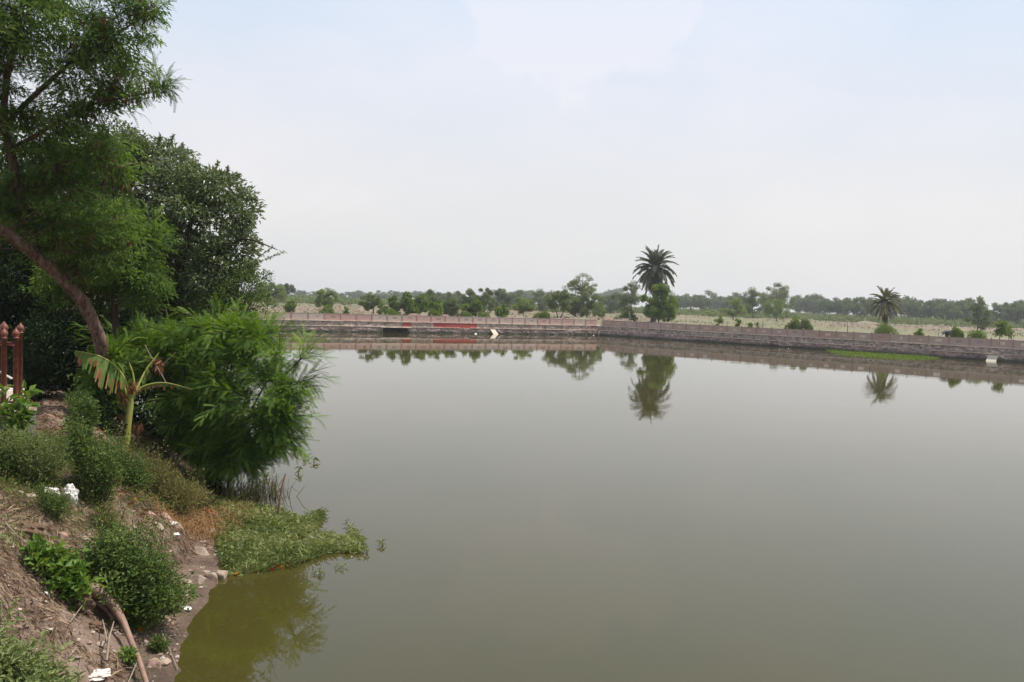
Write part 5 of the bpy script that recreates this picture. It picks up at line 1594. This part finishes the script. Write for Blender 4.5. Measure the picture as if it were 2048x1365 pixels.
# algae / grass patch floating at the far right wall
g = Geo(); nn = 9000
pa = [Vz(u, v)[:2] for u, v in ((1650, 701), (1700, 698), (1770, 704), (1835, 711), (1880, 717), (1830, 719), (1760, 716), (1690, 711))]
pa = np.array(pa)
x = rng.uniform(pa[:, 0].min(), pa[:, 0].max(), nn); y = rng.uniform(pa[:, 1].min(), pa[:, 1].max(), nn)
k = inpoly(x, y, [tuple(q) for q in pa]); x, y = x[k], y[k]; nn = len(x)
leaves(g, np.stack([x, y, rng.uniform(0, .03, nn)], 1), norm(rng.normal(size=(nn, 3)) * [1, 1, .35] + [0, 0, .35]), randdir(nn, 1.5), rng.uniform(.15, .3, nn), .07)
tag(g.build('floating_weed', M['hedge']), 'low green weed patch floating along the right pond wall', 'water weed', kind='stuff')


# ------------------------------------------------------------------ stones and litter
def hull(name, dims, seed, mat, flat=1.0, npts=11, bev=.05):
    r = random.Random(seed)
    bm = bmesh.new()
    for _ in range(npts):
        v = Vector((r.gauss(0, 1), r.gauss(0, 1), r.gauss(0, 1))).normalized()
        bm.verts.new((v.x * dims[0] / 2, v.y * dims[1] / 2, v.z * dims[2] / 2))
    ret = bmesh.ops.convex_hull(bm, input=bm.verts)
    bmesh.ops.delete(bm, geom=[e for e in ret['geom_interior'] if isinstance(e, bmesh.types.BMVert)], context='VERTS')
    bmesh.ops.bevel(bm, geom=bm.edges[:], offset=min(dims) * bev, segments=1, affect='EDGES')
    me = bpy.data.meshes.new(name); bm.to_mesh(me); bm.free()
    me.materials.append(M[mat])
    o = bpy.data.objects.new(name, me); COL.objects.link(o)
    return o


stones = [(398, 1110, 40, 26, .5, 'stone', 'long tan stone lying below the dried orange grass'),
          (394, 1165, 38, 24, .55, 'stone', 'largest tan stone at the foot of the slope, left of the grey slab'),
          (421, 1160, 36, 22, .35, 'stone', 'grey brown stone slab between two tan stones near the water'),
          (440, 1158, 34, 26, -.3, 'stone', 'blocky pale stone right at the water edge'),
          (412, 1148, 18, 12, .1, 'stone', 'small pale stone wedged above the grey brown slab'),
          (372, 1168, 24, 13, .3, 'stone', 'small pale pointed stone beside the dark bushy weed'),
          (333, 1252, 34, 24, .1, 'stone_pink', 'pinkish block lying right under the dark bushy weed'),
          (308, 1335, 34, 24, .3, 'stone_pink', 'reddish stone near the bottom by the brown leaf sheath'),
          (328, 1330, 26, 20, -.2, 'stone', 'pale flat stone touching the reddish stone'),
          (195, 1292, 24, 20, .2, 'stone', 'tan stone on the slope left of the brown leaf sheath'),
          (330, 1040, 36, 14, .5, 'stone_pink', 'long pink stone sliver near the top of the debris slope'),
          (318, 1058, 26, 12, .6, 'stone', 'tan sliver of stone beside the long pink one'),
          (360, 1062, 40, 16, .4, 'twig', 'flat weathered board among the debris stones'),
          (300, 1035, 26, 14, .7, 'stone_pink', 'pink stone half buried at the top of the stone row'),
          (172, 1090, 30, 26, .6, 'stone', 'pale stone standing out of the straw above the large dark bushy weed'),
          (60, 1000, 34, 20, .1, 'stone', 'pale stone left of the white plastic heap'),
          (30, 985, 36, 18, .2, 'stone', 'long tan stone at the left end of the debris slope'),
          (140, 962, 30, 16, -.1, 'stone', 'flat grey stone behind the white plastic heap'),
          (120, 1078, 22, 18, 1, 'stone_pink', 'pinkish stone in the middle of the straw slope'),
          (455, 1130, 20, 12, 0, 'stone', 'small stone at the edge of the floating grass'),
          (90, 1265, 20, 14, .3, 'stone', 'small tan stone half hidden by the corner weed'),
          (60, 1098, 20, 12, .3, 'stone_pink', 'small pinkish stone in the straw at the left'),
          (288, 1290, 18, 12, .3, 'stone', 'small grey stone below the dark bushy weed')]
for i, (u, v, w_, h_, rz, mt, lab) in enumerate(stones):
    c = on_bank(u, v); D = c[1]; s = D / FPX
    o = hull('bank_stone', (w_ * s * 1.15, h_ * s * 1.5, h_ * s * 1.1), i + 3, mt)
    o.location = c + np.array([0, h_ * s * .3, h_ * s * .08]); o.rotation_euler = (rng.uniform(-.25, .25), rz * .9 + .1, rz * -1.2)
    tag(o, lab, 'stone' if mt != 'twig' else 'board')
    if mt == 'twig': o.name = 'weathered_board'
for i in range(26):
    for _ in range(50):
        u = rng.uniform(20, 450); v = rng.uniform(1000, 1345)
        c = on_bank(u, v)
        d_ = shore_d(c[:1], c[1:2])[0]
        if .12 < d_ < 2.2: break
    D = c[1]; s = D / FPX; w_ = rng.uniform(9, 17)
    o = hull('small_stone', (w_ * s, w_ * s * .8, w_ * s * .6), 200 + i, 'stone' if i % 3 else 'stone_pink', npts=9)
    o.location = c + np.array([0, 0, w_ * s * .12]); o.rotation_euler = (rng.uniform(-.4, .4), rng.uniform(-.4, .4), rng.uniform(0, 6))
    tag(o, 'small broken stone lying loose on the debris slope', 'stone', 'small broken stones on the slope')
# countless small chips and pebbles
g = Geo(); nn = 6500
x = rng.uniform(-8.5, -3.2, nn); y = rng.uniform(5.5, 15.5, nn); sd = shore_d(x, y)
k = (sd > .02) & ((sd < 1.2) | (rng.random(nn) < .45)) & (fbm(x * 2 + 1, y * 2, 3) > -.12)
x, y = x[k], y[k]; nn = len(x)
sz = .010 + .038 * rng.random(nn) ** 2.4
tv = np.array([[1, 0, 0], [-.8, .5, 0], [-.6, -.7, 0], [0, .1, .8], [.2, .9, .1], [.1, -.1, -.6]]); tf = np.array([[0, 4, 3], [4, 1, 3], [1, 2, 3], [2, 0, 3], [0, 2, 5], [4, 0, 5], [1, 4, 5], [2, 1, 5]])
a = rng.random(nn) * 6.283; ca, sa = np.cos(a), np.sin(a)
R_ = np.zeros((nn, 3, 3)); R_[:, 0, 0] = ca; R_[:, 0, 1] = sa; R_[:, 1, 0] = -sa; R_[:, 1, 1] = ca; R_[:, 2, 2] = rng.uniform(.3, .9, nn)
vv = np.einsum('vk,nkj->nvj', tv, R_) * sz[:, None, None] + np.stack([x, y, bank_z(x, y) + sz * .2], 1)[:, None, :]
g.add(vv.reshape(-1, 3), (np.arange(nn)[:, None, None] * 6 + tf[None]).reshape(-1, 3), np.repeat(rng.random(nn), 8))
tag(g.build('stone_chips', plain_mat('stone_chips', [(.13, .09, .07), (.30, .22, .17), (.52, .44, .37)], 8, tint=.8, bs=0)), 'small stone chips and pebbles scattered over the bank', 'chips', kind='stuff')

# crumpled white plastic heap
def crumple(name, u, v, wpx, hpx, mat, lab, cat, seed, lift=.0):
    c = on_bank(u, v); s = c[1] / FPX
    bm = bmesh.new(); bmesh.ops.create_icosphere(bm, subdivisions=4, radius=1)
    for vtx in bm.verts:
        p_ = vtx.co.copy()
        q = 1 + .5 * float(fbm(np.array([p_.x * 2.2 + seed]), np.array([p_.y * 2.2 + p_.z * 2.6]), 4)[0]) + .18 * abs(float(fbm(np.array([p_.x * 6 + p_.z * 5]), np.array([p_.y * 6 + seed]), 2)[0]))
        vtx.co = Vector((p_.x * wpx * s / 2, p_.y * wpx * s / 2.6, p_.z * hpx * s / 2)) * q
    me = bpy.data.meshes.new(name); bm.to_mesh(me); bm.free(); me.materials.append(M[mat])
    o = bpy.data.objects.new(name, me); COL.objects.link(o); o.location = c + np.array([0, wpx * s * .2, hpx * s * (.1 + lift)])
    tag(o, lab, cat); return o


crumple('plastic_heap', 133, 1000, 34, 44, 'white', 'crumpled white plastic sheet lying on the straw slope below the tall weeds', 'plastic', 2)
crumple('plastic_scrap', 98, 990, 34, 22, 'white', 'smaller white scrap left of the crumpled plastic sheet', 'plastic', 5)
crumple('straw_clod', 160, 1222, 44, 36, 'straw', 'clod of matted roots at the upper end of the brown leaf sheath', 'clod', 8)
crumple('straw_clod', 190, 1262, 36, 26, 'straw', 'rounded root clod left of the brown leaf sheath', 'clod', 12)
crumple('straw_clod', 50, 1070, 60, 34, 'straw', 'hump of matted straw on the slope at the left edge', 'clod', 15)
crumple('plastic_scrap', 88, 1190, 12, 9, 'white', 'tiny white scrap above the corner weed', 'plastic', 7)
crumple('paper_scrap', 340, 1049, 24, 7, 'white', 'thin white strip among the debris stones', 'paper', 3)
crumple('paper_scrap', 349, 1071, 16, 6, 'white', 'small white strip below the longer white strip', 'paper', 13)
crumple('paper_scrap', 418, 1064, 20, 9, 'white', 'small white scrap in the orange dried grass', 'paper', 9)
crumple('plastic_cup', 457, 1103, 13, 8, 'shell', 'bright white oval lid at the edge of the floating grass', 'lid', 20)
crumple('pale_log', 185, 1357, 60, 14, 'plinth', 'whitish log end at the bottom edge', 'log', 21)
crumple('charred_scrap', 72, 1092, 30, 12, 'bark_dark', 'charred dark scrap on the straw slope', 'scrap', 22)
crumple('clay_scrap', 97, 1094, 16, 14, 'stone_pink', 'reddish clay shard right of the charred scrap', 'shard', 23)
crumple('orange_peel', 270, 1003, 8, 10, 'orange', 'orange scrap at the foot of the half dry weed', 'scrap', 24)

# oval pale slab (sole) on the mud
c = on_bank(373, 1221); s = c[1] / FPX
g = Geo(); m_ = 18; a = np.linspace(0, 6.283, m_, endpoint=False)
pr = [np.stack([np.cos(a) * 11 * s * k_, np.sin(a) * 7 * s * k_, np.full(m_, z_)], 1) for k_, z_ in ((1, 0), (1, .012), (.72, .016), (.7, .008))]
vs = np.concatenate(pr); j = np.arange(m_); k = (j + 1) % m_
for q in range(3): g.add(vs, np.stack([q * m_ + j, q * m_ + k, (q + 1) * m_ + k, (q + 1) * m_ + j], 1))
g.add(vs, [list(range(3 * m_, 4 * m_))])
o = g.build('shoe_sole', M['shell']); o.location = c + [0, 0, .02]; o.rotation_euler = (.1, .1, -.25); tag(o, 'white oval sole lying on the mud near the water', 'shoe sole')

# red cloth strip, floating flowers
def strip(name, pts, w_, mat, lab, cat, on=True, lift=.03):
    P_ = np.array([(on_bank(*q) if on else Vz(*q)) + [0, 0, lift] for q in pts]); Q = []
    for a, b in zip(P_[:-1], P_[1:]):
        for f_ in np.linspace(0, 1, 6)[:-1]: Q.append(a * (1 - f_) + b * f_)
    Q.append(P_[-1]); Q = np.array(Q); n = len(Q)
    g = Geo(); vs = []
    for i in range(n):
        for k_, dz in ((-1, 0), (-.4, .6), (0, .25), (.5, .7), (1, 0)):
            vs.append(Q[i] + np.array([.25 * k_ * w_, k_ * w_ * .5, dz * w_ * .5 + rng.uniform(-.1, .1) * w_ * 1.5]))
    for i in range(n - 1):
        for k_ in range(4): g.add(np.array([vs[i * 5 + k_], vs[i * 5 + k_ + 1], vs[(i + 1) * 5 + k_ + 1], vs[(i + 1) * 5 + k_]]), [[0, 1, 2, 3]], rng.random())
    o = g.build(name, M[mat], org=Q[0]); o.location = Q[0]
    tag(o, lab, cat)


strip('red_cloth', [(408, 1020), (420, 1028), (432, 1038)], .09, 'red', 'twisted red cloth strip at the edge of the dried grass', 'cloth', lift=.06)
strip('red_ribbon', [(322, 1010), (336, 1022), (345, 1035)], .05, 'red', 'thin dark red ribbon under the half dry weed', 'ribbon', lift=.05)


def flower(u, v, mat, r_, lab, on=False):
    c = on_bank(u, v) if on else Vz(u, v)
    g = Geo(); nn = 34
    D_ = randdir(nn, .4); D_[:, 2] = np.abs(D_[:, 2]) * .8
    leaves(g, rng.normal(size=(nn, 3)) * r_ * .15 + [0, 0, .01], norm(D_), randdir(nn, 1), r_, r_ * .5, fold=.3)
    o = g.build('flower_head', M[mat]); o.location = c; tag(o, lab, 'flower')


flower(545, 1141, 'scarlet', .04, 'scarlet flower head floating at the left of the row under the grass mat')
flower(553, 1137, 'scarlet', .05, 'smaller scarlet bloom touching the leftmost floating flower')
flower(565, 1137, 'orange', .04, 'orange flower head floating between scarlet ones')
flower(575, 1133, 'scarlet', .04, 'scarlet flower head floating at the right of the row')
flower(473, 1151, 'orange', .04, 'orange marigold at the water edge beside the pale block stone')
flower(293, 1245, 'orange', .05, 'yellow orange bloom under the dark bushy weed', True)
flower(282, 1262, 'orange', .04, 'yellow bloom low under the dark bushy weed', True)

# leaf sheath, sticks
c = [on_bank(u, v) + [0, -.05, l_] for u, v, l_ in ((180, 1208, .22), (203, 1228, .26), (228, 1252, .27), (250, 1282, .24), (264, 1310, .2), (282, 1345, .15), (298, 1380, .08))]
g = Geo()
Q = np.array(c); t_ = np.linspace(0, 6, 26); Q = np.stack([np.interp(t_, range(7), Q[:, k]) for k in range(3)], 1)
Q = (np.roll(Q, 1, 0) + Q + np.roll(Q, -1, 0)) / 3 if False else Q
tube(g, Q, np.interp(t_, [0, .5, 1.2, 2.2, 3.2, 6.5], [.045, .085, .075, .05, .034, .022]), 10)
tube(g, Q[:11] + [-.04, 0, -.09], np.linspace(.05, .02, 11), 6)
o = g.build('leaf_sheath', M['sheath'], org=Q[0], smooth=True); o.location = Q[0]; tag(o, 'long curved brown palm leaf sheath sliding down the bank at the bottom left', 'leaf sheath')


def stick(pts, r_, lab, mat='twig', cat='stick', name='dry_stick', onb=True):
    P_ = np.array([(on_bank(q[0], q[1]) + [0, 0, q[2]]) if onb else V(*q) for q in pts])
    g = Geo(); n = len(P_); t_ = np.linspace(0, n - 1, n * 4)
    Q = np.stack([np.interp(t_, range(n), P_[:, k]) for k in range(3)], 1)
    tube(g, Q, np.linspace(r_, r_ * .5, len(Q)), 6)
    o = g.build(name, M[mat], org=Q[0], smooth=True); o.location = Q[0]; tag(o, lab, cat)


ws = Vz(556, 1036)
stick([(556, 1036, ws[1]), (560, 1000, ws[1]), (565, 970, ws[1] + .02), (571, 948, ws[1] + .05)], .030, 'bent brown stick standing upright in the water behind the floating grass', onb=False, mat='sheath')
stick([(213, 1345, .12), (218, 1310, .18), (228, 1270, .16)], .013, 'thin forked dry twig standing left of the brown leaf sheath')
stick([(214, 1312, .14), (208, 1280, .14), (205, 1262, .12)], .010, 'short side twig leaning left beside the forked dry twig')
stick([(10, 1060, .08), (30, 1080, .07), (52, 1098, .06)], .008, 'thin pale twig lying across the straw at the left edge')
stick([(322, 1270, .04), (334, 1292, .03), (345, 1320, .03), (355, 1345, .03)], .009, 'thin curved root running down the mud to the water')
stick([(405, 955, .1), (425, 968, .15), (448, 990, .12)], .035, 'dark fallen branch at the shaded foot of the big bush', mat='bark')
stick([(250, 1390, .05), (275, 1350, .15), (268, 1330, .2)], .008, 'thin reed stalk beside the lower end of the leaf sheath')
stick([(140, 1265, .1), (165, 1240, .16), (190, 1226, .12)], .006, 'thin dry stalk on the clod above the corner weed')
stick([(392, 1040, .1), (430, 1050, .2), (452, 1068, .1)], .006, 'thin bent stem in the dried orange grass', mat='twig')

# small white bits floating by the far walls
for i, (u, v, L_, lab) in enumerate(((951, 668.5, .5, 'white foam scrap floating left of the far stone chute'), (994, 668.5, .28, 'white ball floating at the foot of the far stone chute'), (1030, 668, .35, 'pair of pale scraps floating right of the far stone chute'),
                                   (1187, 671.5, .25, 'white scrap floating at the far corner of the pond'), (1577, 697.5, .14, 'tiny white scrap floating near the middle of the right wall'), (1833, 715.5, .22, 'white scrap floating beside the green weed patch'),
                                   (703, 1114, .03, 'small white bit at the outer end of the floating grass'), (930, 741, .05, 'tiny white speck alone on the open water'))):
    o = hull('floating_scrap', (L_, L_ * .7, L_ * .35), 50 + i, 'shell'); o.location = Vz(u, v) + [0, 0, L_ * .06]; tag(o, lab, 'scrap')
# small white finials standing on the parapet behind the wall near the small palm

# ------------------------------------------------------------------ rusty railing on a stone plinth at the left edge
DA = 11.6
pA = V(31, 821, DA)
ztop = pA[2]
plinth = empty('railing_plinth', (pA[0], pA[1], ztop)); tag(plinth, 'low whitewashed plinth under the rusty railing', 'plinth')
g = Geo(); box(g, (-2.2, -.17, -.09), (.045, .45, 0)); g.build('cap_slab', M['stone'], plinth)
g = Geo(); box(g, (-2.2, -.26, -.75), (.04, .44, -.092)); g.build('plinth_body', M['plinth_dark'], plinth)
g = Geo(); box(g, (-2.1, -.02, .004), (-.14, .45, .26)); g.build('white_block', M['plinth'], plinth)
rail = empty('rusty_railing', (pA[0], pA[1], ztop)); tag(rail, 'rust brown iron railing with onion shaped finials at the left edge', 'railing')
top_z = 1.02
prof = [(.033, 0), (.033, top_z - .03), (.047, top_z - .02), (.047, top_z + .005), (.026, top_z + .02), (.048, top_z + .05), (.050, top_z + .075), (.036, top_z + .105), (.012, top_z + .13), (.004, top_z + .155)]
posts = [(0, 0, 0), (-.093, -.12, -.0), (-.115, .3, .06), (-.19, -.14, .05), (-.22, .10, .07), (-.32, -.15, .04), (-.36, .3, .07), (-.48, -.15, .05)]
for (px_, py_, dz) in posts:
    g = Geo(); tube(g, [(px_, py_, z_) for _, z_ in prof[:3]], [r_ for r_, _ in prof[:3]], 10)
    po = g.build('post', M['rust'], rail, smooth=True); po.location = (0, 0, dz)
    g = Geo(); tube(g, [(px_, py_, z_) for _, z_ in prof[3:]], [r_ for r_, _ in prof[3:]], 12)
    fi = g.build('finial', M['rust_bright'], po, smooth=True)
for (a, b, mt) in (((-.6, -.14, .92), (.0, -.03, .92), 'rust'), ((-.6, .1, .98), (.0, .04, .94), 'rust'), ((-.6, -.20, .80), (-.02, -.05, .45), 'plinth'), ((-.6, -.14, .12), (0, -.02, .12), 'rust')):
    g = Geo(); tube(g, [a, b], .018, 6); g.build('rail', M[mt], rail)
# cut log beside the plinth
c = V(50, 846, 12.6)
g = Geo(); tube(g, [c + [0, 0, -.25], c + [.0, 0, .15], c + [-.03, 0, .34], c + [-.10, 0, .42]], [.09, .095, .085, .03], 12)
o = g.build('log_stump', M['bark'], org=c, smooth=True); o.location = c; tag(o, 'rounded brown stump right behind the railing plinth', 'stump')

# ------------------------------------------------------------------ haze
g = Geo(); box(g, (-1500, -60, -1.6), (1500, 1600, 24))
m = bpy.data.materials.new('haze'); m.use_nodes = True; t = m.node_tree; t.nodes.clear()
o_ = t.nodes.new('ShaderNodeOutputMaterial'); pv = t.nodes.new('ShaderNodeVolumePrincipled')
pv.inputs['Color'].default_value = (.93, .94, .96, 1); pv.inputs['Density'].default_value = .00042; pv.inputs['Anisotropy'].default_value = .3
t.links.new(pv.outputs[0], o_.inputs['Volume'])
if HAZE:
    tag(g.build('haze', m), kind='stuff')
